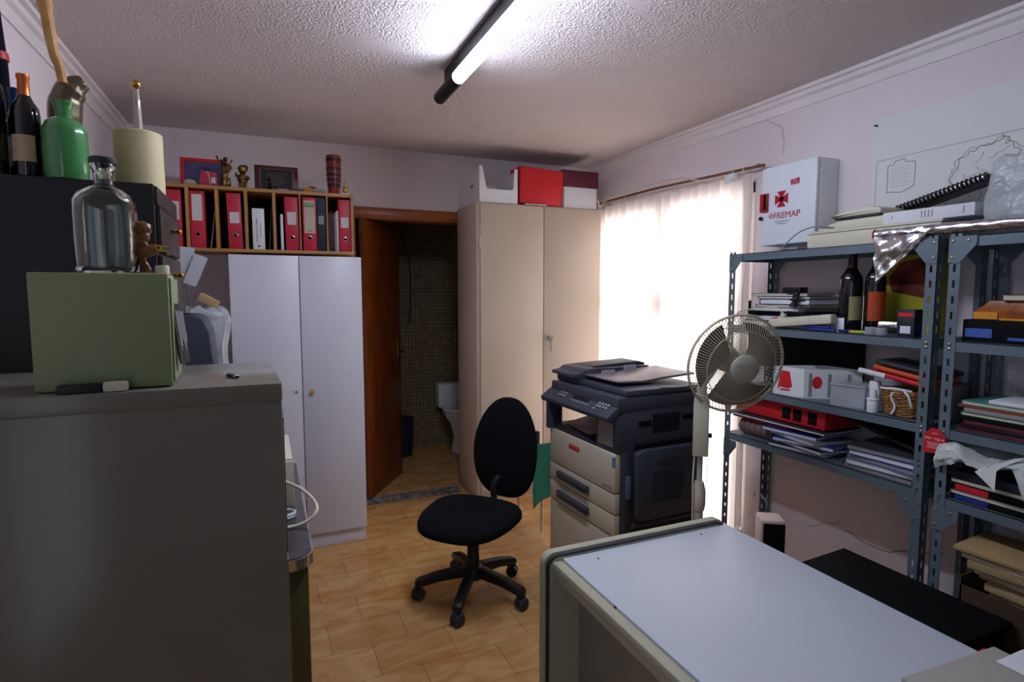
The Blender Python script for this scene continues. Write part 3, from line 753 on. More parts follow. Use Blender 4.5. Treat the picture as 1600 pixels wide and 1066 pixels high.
t = thing('file_box', 'short white file box with vertical blue lettering in the middle pigeonhole', 'file box', (-.020, 3.495, 1.735))
mb = MB(); mb.box(-.031, .031, 0, .25, 0, .225, .003); mb.build('cover', M['whitepl'], t)
M['bluetxt'] = mat('blue_print', '#33507c', .7)
text('lettering', 'PROYECTOS DE OBRA', .013, M['bluetxt'], t, TR(-.008, -.0006, .105) @ RX(PI/2) @ RZ(PI/2), .0002)
text('lettering', 'ADMINISTRACION', .009, M['bluetxt'], t, TR(.010, -.0006, .105) @ RX(PI/2) @ RZ(PI/2), .0002)
mb = MB(); mb.M = TR(0, -.0005, .017) @ RX(PI/2); mb.lathe([(0, .001), (.006, .001), (.006, 0)], 16); mb.build('badge', M['brass'], t)
def slab(name, label, cat, x0, x1, y0, y1, z0, z1, m_, rot=0., group=None):
    mb = MB(); mb.box(-(x1-x0)/2, (x1-x0)/2, -(y1-y0)/2, (y1-y0)/2, 0, z1-z0, .001)
    o = mb.build(name, m_); o.location = ((x0+x1)/2, (y0+y1)/2, z0); o.rotation_euler = (0, rot, 0); tag(o, label, cat, group); return o
M['pinkpap'] = mat('pinkish_paper', '#a58c90', .8)
slab('magazine', 'pinkish magazine leaning right of the leftmost red binder', 'magazine', -.262, -.258, 3.51, 3.72, 1.736, 1.935, M['pinkpap'], .13)
slab('magazine', 'dark magazine leaning right of the white file box', 'magazine', .030, .036, 3.51, 3.72, 1.736, 1.96, M['brownbox'], .07)
slab('booklet', 'thin white spiral booklet standing left of a red binder', 'booklet', .094, .108, 3.50, 3.70, 1.7345, 1.935, M['paper'])
for k in range(5):
    slab('notebook', ['worn dark notebook standing next to the navy binder', 'dark brown notebook second right of the navy binder', 'dark purple notebook in the middle of the notebook bundle', 'grey edged notebook fourth in the bundle beside the last red binder', 'white edged notebook touching the last red binder'][k], 'notebook',
         .352+.0115*k, .3615+.0115*k, 3.50, 3.70, 1.7345, [1.955, 1.965, 1.95, 1.96, 1.97][k], [M['brownbox'], M['maroon'], M['slate2'], M['grey'], M['paper']][k])

# things on top of the binder shelf
ZT = 2.067
t = thing('framed_picture', 'red framed blue picture leaning on the wall above the binder shelf', 'picture', (-.297, 3.70, ZT), rot=(math.radians(-12), 0, 0))
mb = MB()
for b_ in ((-.115, .115, 0, .02), (-.115, .115, .170, .190), (-.115, -.095, .02, .170), (.095, .115, .02, .170)): mb.box(b_[0], b_[1], -.006, .006, b_[2], b_[3], .002)
mb.build('frame', M['redb'], t)
mb = MB(); mb.box(-.095, .095, 0, .002, .02, .170); mb.build('print', mat('blue_print_sea', '#39406e', .4, col2='#5a5478', vscale=14), t)
blob('stone', [('s', (-.352, 3.56, ZT+.018), (.032, .02, .019)), ('s', (-.33, 3.565, ZT+.016), (.02, .018, .016))], mat('white_stone', '#b5aaa2', .8, var=.08), None, .004, 2); tag(bpy.data.objects['stone'], 'pale oval stone at the left end of the binder shelf top', 'stone')
t = thing('gift_box', 'small pink printed box with a white label on the binder shelf', 'box', (-.262, 3.545, ZT))
mb = MB(); mb.prism([(-.04, 0), (-.04, .06), (-.03, .085), (.045, .075), (.045, 0)], -.02, .02, 'y', .003); mb.build('carton', mat('pink_card', '#b5334e', .5, col2='#8e1f38', vscale=20), t)
mb = MB(); mb.box(.018, .037, -.0215, -.0205, .018, .048); mb.build('price_label', M['lab'], t)
mb = MB(); mb.tube([(.0, -.021, .08), (.008, -.021, .05), (.012, -.021, .01)], .002, 5); mb.build('stripe', M['lab'], t)
# angel playing guitar
t = thing('angel_figurine', 'bronze figurine with one arm raised holding a guitar', 'figurine', (-.178, 3.57, ZT))
o = blob('body', [('s', (.0, 0, .012), (.03, .02, .014)), ('c', [(-.008, 0, .01), (-.006, 0, .06), (.0, 0, .10)], [.018, .017, .02]), ('c', [(.012, 0, .01), (.012, 0, .06)], [.014, .013]), ('s', (.0, 0, .115), (.022, .016, .03)), ('s', (.004, -.004, .158), (.013, .013, .015)),
              ('c', [(-.015, 0, .13), (-.032, 0, .145), (-.040, 0, .175)], [.008, .006, .005]), ('c', [(.018, 0, .13), (.034, -.008, .112), (.02, -.014, .105)], [.008, .006, .005]), ('c', [(.0, .012, .13), (-.02, .02, .16)], [.012, .006])], M['gold'], t, .003, 2, jitter=.003, jscale=90)
mb = MB(); mb.M = TR(.008, -.018, .105) @ RY(math.radians(-60)); mb.prism([(.028*math.cos(a)*(.7+.3*math.cos(2*a)), .022*math.sin(a)) for a in [2*PI*i/20 for i in range(20)]], -.003, .003, 'y'); mb.box(.02, .06, -.002, .002, -.003, .003); mb.build('guitar', M['gold'], t)
t = thing('child_figurine', 'bronze child figurine with big curly head between angel and plaque', 'figurine', (-.092, 3.57, ZT))
o = blob('body', [('c', [(-.012, 0, .0), (-.01, 0, .03)], [.010, .010]), ('c', [(.012, 0, .0), (.01, 0, .03)], [.010, .010]), ('s', (0, 0, .058), (.028, .018, .032)), ('s', (0, -.003, .112), (.024, .021, .026)), ('s', (.014, .004, .12), (.016, .016, .018)),
              ('c', [(-.02, 0, .075), (-.034, -.006, .072), (-.03, -.01, .095)], [.008, .006, .005]), ('c', [(.02, 0, .075), (.034, -.008, .06)], [.009, .008])], M['gold'], t, .003, 2, jitter=.004, jscale=80)
t = thing('plaque', 'dark wooden plaque with engraved black plate leaning on the wall', 'plaque', (.085, 3.60, ZT), rot=(math.radians(-10), 0, 0))
mb = MB(); mb.box(-.117, .117, 0, .014, 0, .16, .004); mb.build('board', mat('plaque_wood', '#4a211c', .4), t)
mb = MB(); mb.box(-.09, .09, -.0015, -.0005, .018, .142); q = mb.build('plate_border', mat('plate_border', '#6e6458', .4, metal=.5), t)
mb = MB(); mb.box(-.084, .084, -.003, -.0015, .023, .137); mb.build('plate', M['black'], q)
mb = MB()
for k in range(6): mb.box(-.055, .055-.01*(k % 3), -.0034, -.003, .112-.013*k, .1135-.013*k)
mb.build('engraving', mat('engraving', '#8c7f6c', .4), q)
t = thing('small_statuette', 'tiny dark statuette standing in front of the plaque', 'figurine', (.045, 3.53, ZT))
blob('body', [('s', (0, 0, .006), (.016, .012, .008)), ('c', [(0, 0, 0), (0, 0, .045)], [.012, .009]), ('s', (0, 0, .06), (.008, .008, .010)), ('c', [(-.006, 0, .045), (-.008, 0, .075)], [.004, .003])], M['blackm'], t, .003, 2)
slab('name_plate', 'small grey name block in front of the plaque', 'name plate', .085, .14, 3.515, 3.535, ZT, ZT+.012, M['grey'])
for nm, x, sz, lb, mm in (('pebble', .195, (.032, .02, .011), 'blue-grey flat pebble beside the yellow block on the shelf', mat('blue_stone', '#4c525c', .6)), ('pebble', .305, (.034, .02, .017), 'grey rounded pebble by the striped vase', M['stone'])):
    mb = MB(); mb.sph((0, 0, sz[2]), 1., sz, 16); o = mb.build(nm, mm); o.location = (x, 3.54, ZT); tag(o, lb, 'stone')
slab('yellow_block', 'small mustard yellow block between two pebbles', 'block', .225, .272, 3.53, 3.56, ZT, ZT+.03, mat('mustard', '#a67a22', .6))
slab('picture', 'tiny dark picture frame behind the striped vase', 'picture', .262, .30, 3.63, 3.64, ZT, ZT+.055, M['brownwood'])
t = thing('striped_vase', 'tall dark red cylindrical vase with black and gold rings', 'vase', (.398, 3.58, ZT))
mb = MB(); mb.lathe([(0, 0), (.030, 0), (.0325, .01), (.0375, .07), (.041, .12), (.0425, .225), (.041, .232), (.038, .23), (.036, .2), (0, .19)], 36); v = mb.build('body', mat('vase_red', '#7a1a18', .3, col2='#941f1c', vscale=12), t)
for z_, mm in ((.06, M['black']), (.09, M['black']), (.12, M['black']), (.145, M['gold']), (.155, M['black']), (.185, M['gold']), (.205, M['black']), (.222, M['gold'])):
    rr = .0325+.005*(z_-.01)/.06 if z_ < .07 else (.0375+.0035*(z_-.07)/.05 if z_ < .12 else .041+.0015*(z_-.12)/.105)
    mb = MB(); hh = .003 if mm is M['gold'] else .0085; mb.lathe([(rr-.001, z_-hh), (rr+.0012, z_-hh+.001), (rr+.0014, z_+hh-.001), (rr-.001, z_+hh)], 36); mb.build('ring', mm, t)
t = thing('gold_statuette', 'small gold figure on a white base at the right end of the shelf', 'figurine', (.455, 3.535, ZT))
mb = MB(); mb.box(-.02, .02, -.012, .012, 0, .013, .002); mb.build('base', M['whitepl'], t)
blob('body', [('s', (0, 0, .03), (.016, .012, .018)), ('c', [(0, 0, .03), (.002, 0, .06), (.004, 0, .1)], [.009, .005, .002]), ('s', (-.01, 0, .045), (.006, .006, .008)), ('s', (.01, 0, .045), (.007, .006, .008))], mat('bright_gold', '#b08a4a', .35, metal=.8), t, .0025, 1, jitter=.002, jscale=120)

# ------------------------------------------------------------------ beige locker with boxes
t = thing('locker', 'tall beige metal double-door locker between doorway and curtain', 'locker', (1.84, 3.9, 0))
mb = MB(); mb.box(1.340, 2.335, 3.715, 4.13, .03, 2.112, .003); mb.build('body', M['locker'], t, w=True)
mb = MB(); mb.box(1.352, 2.325, 3.73, 4.12, 0, .03); mb.build('plinth', M['locker'], t, w=True)
for x0, x1, hx in ((1.366, 1.848, 1.83), (1.853, 2.322, 1.90)):
    mb = MB(); mb.box(x0, x1, 3.698, 3.714, .06, 2.103, .003); q = mb.build('door', M['locker'], t, w=True)
    if hx > 1.85:
        mb = MB(); mb.cyl((1.895, 3.698, 1.165), (1.895, 3.675, 1.165), .014); mb.cyl((1.895, 3.68, 1.165), (1.895, 3.665, 1.165), .019)
        mb.box(1.888, 1.902, 3.66, 3.668, 1.07, 1.165, .003); mb.build('lock', M['grey'], q, w=True)
for z_ in (1.80, .35):
    mb = MB(); mb.cyl((1.360, 3.703, z_), (1.360, 3.703, z_+.075), .0065); mb.build('hinge', M['locker'], t, w=True)
# white tray box
t = thing('archive_box', 'open white cardboard magazine box with a cut-down front on the locker', 'box', (1.49, 3.85, 2.1135))
mb = MB(); th = .004; z0 = 2.1135
mb.prism([(1.368, z0), (1.654, z0), (1.654, 2.352), (1.628, 2.352), (1.618, 2.215), (1.608, 2.205), (1.428, 2.205), (1.416, 2.215), (1.388, 2.352), (1.375, 2.358)], 3.715, 3.715+th, 'y')
mb.prism([(3.715, z0), (3.715, 2.357), (4.10, 2.30), (4.12, z0)], 1.366, 1.37, 'x'); mb.prism([(3.715, z0), (3.715, 2.352), (4.10, 2.30), (4.12, z0)], 1.65, 1.654, 'x')
mb.box(1.37, 1.65, 4.10, 4.104, z0, 2.30); mb.box(1.37, 1.65, 3.72, 4.10, z0, z0+.004)
mb.build('carton', M['whitepl'], t, w=True)
mb = MB(); mb.box(1.3645, 1.3655, 3.84, 3.9, 2.23, 2.25, ); mb.build('print', M['grey'], t, w=True)
mb = MB(); mb.M = TR(1.56, 3.80, 2.123) @ RY(.2); mb.prism([(-.03, 0), (.03, 0), (.02, .085)], -.02, .02, 'y'); o = mb.build('red_packet', M['redb']); tag(o, 'small red packet inside the open white box', 'packet')
# red wrapped box
t = thing('red_parcel', 'bright red paper wrapped parcel in the middle of the locker top', 'parcel', (1.83, 3.80, 2.1135))
mb = MB(); mb.M = TR(1.835, 3.8, 2.1205) @ RY(math.radians(2.0)); mb.prism([(-.168, .0), (.16, .0), (.172, .25), (-.172, .255)], -.09, .10, 'y', .006); mb.build('wrapping', M['redb'], t, w=True)
mb = MB(); mb.M = TR(1.835, 3.8, 2.1205) @ RY(math.radians(2.0))
fl = M['redd']
for p in ([(-.155, -.0915, .01), (-.085, -.0925, .135), (.10, -.0925, .135), (.165, -.0915, .235)],):
    mb.tube([Vector(v) for v in p], .0012, 5)
mb.build('fold_line', fl, t, w=True)
slab('white_card', 'flat white card sheet lying under the red parcel edge', 'card', 1.70, 1.87, 3.692, 3.712, 2.1135, 2.118, M['whitepl'])
t = thing('shoe_box', 'white box with a dark maroon lid at the right end of the locker top', 'box', (2.15, 3.84, 2.1135))
mb = MB(); mb.box(2.028, 2.305, 3.73, 4.05, 2.1135, 2.27, .003); mb.build('carton', M['whitepl'], t, w=True)
mb = MB(); mb.box(2.016, 2.314, 3.722, 4.058, 2.265, 2.385, .003); mb.build('lid', M['maroon'], t, w=True)

# ------------------------------------------------------------------ green chair behind the copier
t = thing('green_chair', 'low green vinyl chair with chrome legs half hidden behind the copier', 'chair', (1.66, 3.22, 0))
mb = MB()
mb.grid(lambda u, v: Vector((-.19+.38*u, -.16-.02*math.sin(PI*u)+.02*v, .23+.33*v+.012*math.sin(PI*u)-.06*(abs(2*u-1)**4)*(1-v))), 14, 10, .02); mb.build('backrest', M['greench'], t)
mb = MB(); mb.box(-.19, .19, -.14, .2, .36, .40, .018, 3); mb.build('seat', M['greench'], t)
for lx, ly in ((-.12, -.13), (.15, -.13), (-.15, .17), (.15, .17)):
    mb = MB(); mb.tube([(lx, ly, 0), (lx*.98, ly*.95, .2), (lx*.95, ly*.9, .37)], .0095, 10); mb.build('leg', M['chrome'], t)
mb = MB(); mb.box(-.16, -.13, -.12, -.09, .40, .64, .005); mb.build('wooden_post', M['brownwood'], t)

# ------------------------------------------------------------------ office chair
t = thing('office_chair', 'black fabric swivel office chair on a five-star castor base', 'chair', (.90, 2.563, 0))
for k, (cx_, cy_) in enumerate(((.63, 2.629), (.736, 2.328), (1.066, 2.349), (1.165, 2.666), (.898, 2.843))):
    a = math.atan2(cy_-2.563, cx_-.90)
    m_ = RZ(a)
    mb = MB(); mb.M = m_; mb.prism([(.02, .095), (.02, .15), (.06, .152), (.18, .13), (.270, .105), (.286, .092), (.286, .068), (.258, .068), (.17, .09), (.06, .10)], -.022, .022, 'y', .006); q = mb.build('leg', M['black'], t)
    ca = a+[.9, -.5, 1.3, 2.2, .3][k]
    mb = MB(); mb.M = TR(.27*math.cos(a), .27*math.sin(a), 0) @ RZ(ca)
    for s_ in (-1, 1): mb.M = TR(.27*math.cos(a), .27*math.sin(a), .030) @ RZ(ca) @ TR(0, s_*.014, 0) @ RX(PI/2); mb.lathe([(0, -.011), (.025, -.011), (.0298, -.006), (.0298, .006), (.025, .011), (0, .011)], 24)
    mb.M = TR(.27*math.cos(a), .27*math.sin(a), 0) @ RZ(ca); mb.box(-.02, .026, -.006, .006, .03, .072, .006)
    mb.build('castor', M['slate2'], q)
mb = MB(); mb.lathe([(0, .09), (.045, .09), (.045, .15), (.032, .155), (.028, .30), (.026, .31), (0, .31)], 24); mb.cyl((0, 0, .3), (0, 0, .375), .016); mb.build('gas_column', M['black'], t)
mb = MB(); mb.box(-.09, .1, -.07, .07, .355, .382, .01); mb.build('seat_mechanism', M['black'], t)
# seat cushion
SA = math.radians(-10)      # chair faces screen-left / viewer
def superell(a, rx, ry, n=2.9):
    c_, s_ = math.cos(a), math.sin(a); e = (abs(c_)**n+abs(s_)**n)**(-1/n); return c_*rx*e, s_*ry*e
CF = math.radians(222)      # facing direction of the chair
mb = MB(); b = bmesh.new(); rings = []
for (k_, z_) in ((.0, .380), (.80, .378), (.94, .385), (1., .402), (1., .42), (.96, .437), (.86, .447), (.5, .446), (.0, .443)):
    if k_ == 0: rings.append([b.verts.new((0, 0, z_))]); continue
    rr = []
    for i in range(48):
        x_, y_ = superell(2*PI*i/48, .225*k_, .232*k_)
        y_ *= 1.0-.13*(x_/.225)       # narrower toward the front
        zz = z_-.018*max(0, x_/.225)**2*(1 if z_ > .4 else .5)+.01*max(0, -x_/.225)
        rr.append(b.verts.new((x_, y_, zz)))
    rings.append(rr)
for A, B in zip(rings, rings[1:]):
    for i in range(48):
        j = (i+1) % 48
        if len(A) == 1: b.faces.new((A[0], B[j], B[i]))
        elif len(B) == 1: b.faces.new((A[i], A[j], B[0]))
        else: b.faces.new((A[i], A[j], B[j], B[i]))
bmesh.ops.recalc_face_normals(b, faces=b.faces)
SR = TR(-.043, -.041, 0) @ RZ(CF)
mb._merge(b, SR); mb.build('seat', M['blackf'], t, ang=60)
# backrest: egg-shaped padded shell
mb = MB(); b = bmesh.new()
def backpt(a, k_, dep):
    # outline in (lateral s, height h)
    c_, s_ = math.cos(a), math.sin(a)
    h = s_*.265; n = 2.5
    e = (abs(c_)**n+abs(s_)**n)**(-1/n)
    wd = .183-.045*max(0, s_)**1.5
    return c_*e*wd*k_, s_*e*.265*k_, dep
rings = []
for k_, dep in ((0, .012), (.5, .010), (.88, .0), (.98, -.012), (1., -.025), (.98, -.036), (.9, -.046), (.5, -.055), (0, -.056)):
    if k_ == 0: p = backpt(0, 0, dep); rings.append([b.verts.new((p[2], p[0], p[1]))]); continue
    rr = []
    for i in range(48):
        s0, h0, d0 = backpt(2*PI*i/48, k_, dep)
        rr.append(b.verts.new((d0+.9*s0*s0, s0, h0)))
    rings.append(rr)
for A, B in zip(rings, rings[1:]):
    for i in range(48):
        j = (i+1) % 48
        if len(A) == 1: b.faces.new((A[0], B[j], B[i]))
        elif len(B) == 1: b.faces.new((A[i], A[j], B[0]))
        else: b.faces.new((A[i], A[j], B[j], B[i]))
bmesh.ops.recalc_face_normals(b, faces=b.faces)
BR = TR(.236, .150, .680) @ RZ(CF) @ RY(math.radians(-6))
mb._merge(b, BR); mb.build('backrest', M['blackf'], t, ang=60)
mb = MB(); bm_ = SR
pts = [SR @ Vector((-.05, 0, .368)), SR @ Vector((-.24, 0, .372)), SR @ Vector((-.285, 0, .40)), SR @ Vector((-.30, 0, .50)), BR @ Vector((-.05, 0, -.12))]
mb.tube(spline(pts, 6), .017, 10); mb.build('back_support', M['black'], t)

# ------------------------------------------------------------------ copier
t = thing('photocopier', 'large dark grey and cream office photocopier with document feeder', 'photocopier', (1.437, 2.125, 0), math.radians(2.2))
W = .60; D = .50
mb = MB(); mb.box(0.02, D, 0, W, .0, .77, .006); mb.build('body', M['slate'], t)
mb = MB(); mb.box(-.004, .03, .004, W, .02, .368, .005); mb.build('lower_cabinet', M['copcream'], t)
for z0, z1 in ((.375, .475), (.48, .575)):
    mb = MB(); mb.box(-.006, .03, .004, W, z0, z1, .004); q = mb.build('paper_tray', M['copcream'], t)
    mb = MB(); mb.box(-.030, -.006, .21, .50, z0+.048, z0+.072, .006); mb.box(-.026, -.005, .21, .50, z0+.030, z0+.045, .004); mb.build('handle', M['slate'], q)
mb = MB(); mb.box(-.008, .03, .004, W, .58, .762, .005); q = mb.build('front_door', M['copcream'], t)
mb = MB(); mb.box(-.0095, -.007, .30, .40, .698, .722, .001); bq = mb.build('badge', mat('badge_red', '#c2382c', .4), q)
text('lettering', 'RICOH' if False else 'nrg', .02, mat('badge_text', '#8e1c14', .5), bq, TR(-.0096, .35, .71) @ RZ(-PI/2) @ RX(PI/2), .0003)
text('lettering', 'lines 220', .018, M['slate'], q, TR(-.0085, .06, .60) @ RZ(-PI/2) @ RX(PI/2), .0003)
mb = MB(); mb.box(-.009, -.004, .004, .025, .70, .75); mb.build('blue_latch', mat('blue_grey', '#5a7894', .5), q)
# right side: duplex door, vents
mb = MB(); mb.box(.05, .09, -.004, .002, .36, .77, .002); mb.build('side_frame', M['slate2'], t)
mb = MB(); mb.prism([(.09, .46), (.09, .76), (.12, .775), (.46, .775), (.47, .76), (.47, .44), (.12, .44)], -.035, .0, 'y', .006); q = mb.build('side_door', M['slate'], t)
mb = MB(); mb.box(.20, .33, -.040, -.035, .70, .735, .003); mb.build('latch', M['slate2'], q)
mb = MB()
for k in range(13): mb.box(.18, .36, -.0375, -.034, .52+.012*k, .527+.012*k)
mb.build('vent', M['slate2'], q)
mb = MB(); mb.box(.045, .07, -.02, -.002, .55, .66, .006); mb.build('lever', mat('lever_grey', '#4f5f74', .4), t)
mb = MB(); mb.box(.08, .47, -.012, .0, .405, .425, .003); mb.build('lower_ledge', M['slate'], t)
mb = MB(); mb.box(.10, .46, -.002, .0, .20, .40); mb.build('lower_recess', M['black'], t)
# delivery area: side column, rear block, front-left pillar, tray
mb = MB(); mb.box(.0, D, 0, .17, .765, .965, .006); mb.build('side_column', M['slate'], t)
mb = MB(); mb.box(.10, D, -.003, .0, .77, .80, .001)
for k in range(10): mb.box(.20, .36, -.0025, .0005, .845+.009*k, .850+.009*k)
mb.box(.12, .19, -.003, .001, .88, .905); mb.box(.38, .46, -.003, .001, .89, .915)
mb.build('side_vent', M['blackm'], t)
mb = MB(); mb.box(-.004, 0, .03, .15, .79, .90); mb.build('front_label', mat('label_grey', '#7f7a78', .5), t)
mb = MB(); mb.box(.30, D, .17, W, .765, .965, .004); mb.build('rear_block', M['slate2'], t)
mb = MB(); mb.box(-.035, .05, W-.035, W, .765, .945, .006); mb.build('front_pillar', M['slate'], t)
mb = MB(); mb.prism([(.17, .77), (.17, .775), (.4, .80), (W-.04, .80), (W-.04, .77)], -.0, .3, 'x', .002); mb.build('exit_tray', M['slate2'], t)
# scanner unit
mb = MB(); mb.box(-.0, D, -.004, W+.004, .955, 1.022, .008); mb.build('scanner_unit', M['slate'], t)
# control panel (slanted)
mb = MB(); mb.prism([(-.052, .915), (-.058, .938), (.06, 1.018), (.07, 1.018), (.07, .955), (0, .93)], .0, W+.02, 'y', .004); q = mb.build('control_panel', M['slate'], t)
SL = TR(.006, 0, .9817) @ RY(-math.atan2(.08, .118))
mb = MB(); mb.M = SL; mb.box(-.025, .03, .22, .36, .0, .004, .001); mb.build('display', M['black'], q)
mb = MB(); mb.M = SL
for r_ in range(4):
    for c_ in range(4): mb.box(-.035+.019*r_, -.023+.019*r_, .055+.024*c_, .07+.024*c_, 0, .006, .002)
for r_ in range(3):
    for c_ in range(3): mb.box(-.035+.019*r_, -.027+.019*r_, .42+.026*c_, .436+.026*c_, 0, .005, .001)
mb.box(-.043, -.039, .19, .36, 0, .004)
mb.build('keypad', mat('key_grey', '#9a9a98', .4), q)
mb = MB(); mb.M = SL; mb.box(-.056, -.044, .125, .145, 0, .006, .002); mb.build('start_key', mat('key_blue', '#3f9acb', .4), q)
# platen lid + feeder
mb = MB(); mb.box(.05, D+.01, -.002, W, 1.0235, 1.052, .008); mb.box(.24, .30, -.006, .0, 1.028, 1.055, .004); mb.build('platen_lid', M['slate'], t)
mb = MB(); mb.prism([(.04, 1.024), (.04, 1.06), (.005, 1.062), (.005, 1.078), (.05, 1.085), (.075, 1.102), (.14, 1.106), (.16, 1.07), (.16, 1.024)], .38, W+.01, 'y', .004); q = mb.build('feeder', M['slate'], t)
mb = MB(); mb.box(.13, .50, .40, W, 1.052, 1.10, .006); mb.prism([(.12, 1.10), (.14, 1.108), (.46, 1.12), (.50, 1.11), (.50, 1.10)], .44, W, 'y', .003); mb.build('feeder_cover', M['slate2'], t)
mb = MB(); mb.prism([(.07, 1.072), (.07, 1.079), (.22, 1.075), (.36, 1.087), (.54, 1.095), (.54, 1.085), (.36, 1.075), (.22, 1.063)], .10, .40, 'y', .002); mb.build('document_tray', mat('tray_grey', '#6a6068', .35), t)
mb = MB(); mb.box(.12, .20, .30, .306, 1.078, 1.105, .002); mb.build('paper_guide', M['clearpl'], t)
mb = MB(); mb.box(.30, .38, .36, .366, 1.086, 1.115, .002); mb.build('paper_guide', M['clearpl'], t)
for k in range(4):
    mb = MB(); mb.M = TR(.12+.01*k, .36, .803+.012*k*.6) @ RZ(.12*k-.1) @ RY(-.08*k*.3); mb.box(-.1, .12, -.13, .13, 0, .0015)
    o = mb.build('printed_sheet', mat('pink_sheet', '#b09296', .8)); 
    R0 = TR(1.437, 2.125, 0) @ RZ(math.radians(2.2)); o.data.transform(R0)
    tag(o, 'pinkish printed sheet lying in the photocopier output tray', 'paper', 'sheets in the copier output tray')

# ------------------------------------------------------------------ fan
FX, FY = 1.662, 1.842
t = thing('pedestal_fan', 'cream pedestal fan with round wire guard beside the photocopier', 'fan', (FX, FY, 0))
mb = MB(); mb.lathe([(0, 0), (.17, 0), (.175, .01), (.16, .022), (.05, .035), (.03, .06), (0, .06)], 40); mb.build('base', M['fan'], t)
mb = MB(); mb.cyl((0, 0, .05), (0, 0, .60), .0185); mb.build('lower_pole', M['fan'], t)
mb = MB(); mb.lathe([(.0, .575), (.022, .575), (.027, .60), (.027, .655), (.018, .70), (0, .70)], 24); mb.build('collar', M['fan'], t)
mb = MB(); mb.cyl((0, 0, .69), (0, 0, .83), .0115); mb.build('upper_pole', mat('pole_grey', '#b5b9b4', .3), t)
FR = math.radians(-42)     # control box faces viewer
mb = MB(); mb.M = RZ(FR); mb.prism([(-.031, .815), (-.031, 1.04), (-.024, 1.075), (.024, 1.075), (.031, 1.04), (.031, .815)], -.035, .035, 'y', .006); q = mb.build('control_box', M['fan'], t)
mb = MB(); mb.M = RZ(FR); mb.cyl((.031, 0, .9), (.045, 0, .9), .010); mb.build('switch', M['black'], q)
H0 = Vector((1.757, 1.755, 1.205))-Vector((FX, FY, 0))
dirv = (Vector((1.15, -.45, .80))-Vector((1.757, 1.755, 1.205))).normalized()
HM = TR(*H0) @ facing(dirv)
mb = MB(); a0 = HM @ Vector((0, 0, -.19)); mb.M = HM
mb.lathe([(0, -.17), (.035, -.168), (.052, -.15), (.055, -.075), (.045, -.06), (0, -.06)], 28); mb.build('motor_housing', M['fan'], t)
mb = MB(); mb.tube([Vector((0, 0, 1.06)), Vector((0, 0, 1.12)), HM @ Vector((0, 0, -.12))], [.022, .02, .02], 12); mb.build('neck', M['fan'], t)
R = .205
def wire_guard(name, bulge, sgn, nrad, inner):
    mb = MB(); mb.M = HM
    for i in range(nrad):
        a = 2*PI*i/nrad
        pts = []
        for k in range(7):
            f = inner+(R-inner)*k/6; q_ = (f-inner)/(R-inner)
            z_ = sgn*bulge*(1-q_**2.6)
            aa = a+.12*(1-q_)*0
            pts.append((f*math.cos(aa), f*math.sin(aa), z_))
        mb.tube(pts, .00115, 4)
    for f in (.62,):
        rr = inner+(R-inner)*f; mb.torus((0, 0, sgn*bulge*(1-f**2.6)), rr, .0018, n=64, k=6)
    mb.torus((0, 0, 0 if sgn > 0 else -.004), R, .0042 if sgn > 0 else .005, n=72, k=8)
    mb.torus((0, 0, sgn*bulge), inner, .002, n=40, k=6)
    return mb.build(name, M['fanwire'], t)
wire_guard('front_guard', .062, 1, 100, .05)
wire_guard('rear_guard', .07, -1, 80, .045)
mb = MB(); mb.M = HM; mb.lathe([(0, .060), (.05, .060), (.059, .063), (.059, .070), (.05, .076), (.02, .079), (0, .079)], 40); q = mb.build('hub_cap', mat('hub_grey', '#b5b4a4', .4), t)
mb = MB(); mb.M = HM
for k in range(6): mb.tube([(-.045+.006*k, .024-.009*k, .0775-.0003*k), (-.01, .018-.009*k, .0793), (.0+.004*k, .026-.008*k, .0792), (.045-.003*k, .022-.009*k, .0778)], .0009, 4)
mb.build('ridge', M['fanwire'], q)
M['blade'] = mat('blade_plastic', '#5d564b', .3)
for i in range(3):
    mb = MB(); mb.M = HM @ RZ(2*PI*i/3+.75)
    mb.grid(lambda u, v: Vector(((.03+.15*u)*math.cos(-.85+1.7*v*(.6+.4*u)), (.03+.15*u)*math.sin(-.85+1.7*v*(.6+.4*u)), -.022+.035*v+.01*u)), 12, 10, .002)
    mb.build('blade', M['blade'], t)
mb = MB(); mb.M = HM; mb.lathe([(0, -.05), (.035, -.05), (.038, -.01), (.03, .02), (0, .03)], 24); mb.build('blade_hub', M['blade'], t)
mb = MB(); mb.tube(spline([(-.03, .0, .82), (-.035, -.0, .7), (-.032, .0, .55), (-.03, .01, .3), (-.05, .03, .06)], 6), .004, 6); mb.build('cord', M['offwhite'], t)

# ------------------------------------------------------------------ foreground desk
t = thing('desk', 'cream metal desk with pale laminate top in the right foreground', 'desk', (1.02, .6, 0))
def rr2(x0, x1, z0, z1, r, n=8):
    out = [(x0, z0), (x1, z0)]
    for k in range(n+1): a = math.radians(90*k/n); out.append((x1-r+r*math.cos(a), z1-r+r*math.sin(a)))
    for k in range(n+1): a = math.radians(90+90*k/n); out.append((x0+r+r*math.cos(a), z1-r+r*math.sin(a)))
    return out
mb = MB(); mb.prism(rr2(.690, 1.345, .0, .768, .035), 1.372, 1.40, 'y', .004); mb.build('end_panel', M['deskcream'], t, w=True)
mb = MB(); mb.prism(rr2(.697, 1.338, .01, .763, .033), 1.362, 1.373, 'y'); mb.build('gasket', M['slate2'], t, w=True)
mb = MB(); mb.prism(rr2(.704, 1.331, .01, .756, .03), 1.3605, 1.3625, 'y'); mb.build('inner_panel', M['deskcream'], t, w=True)
mb = MB(); mb.box(.744, 1.342, -.35, 1.360, .722, .752, .002); mb.build('desk_top', M['desktop'], t, w=True)
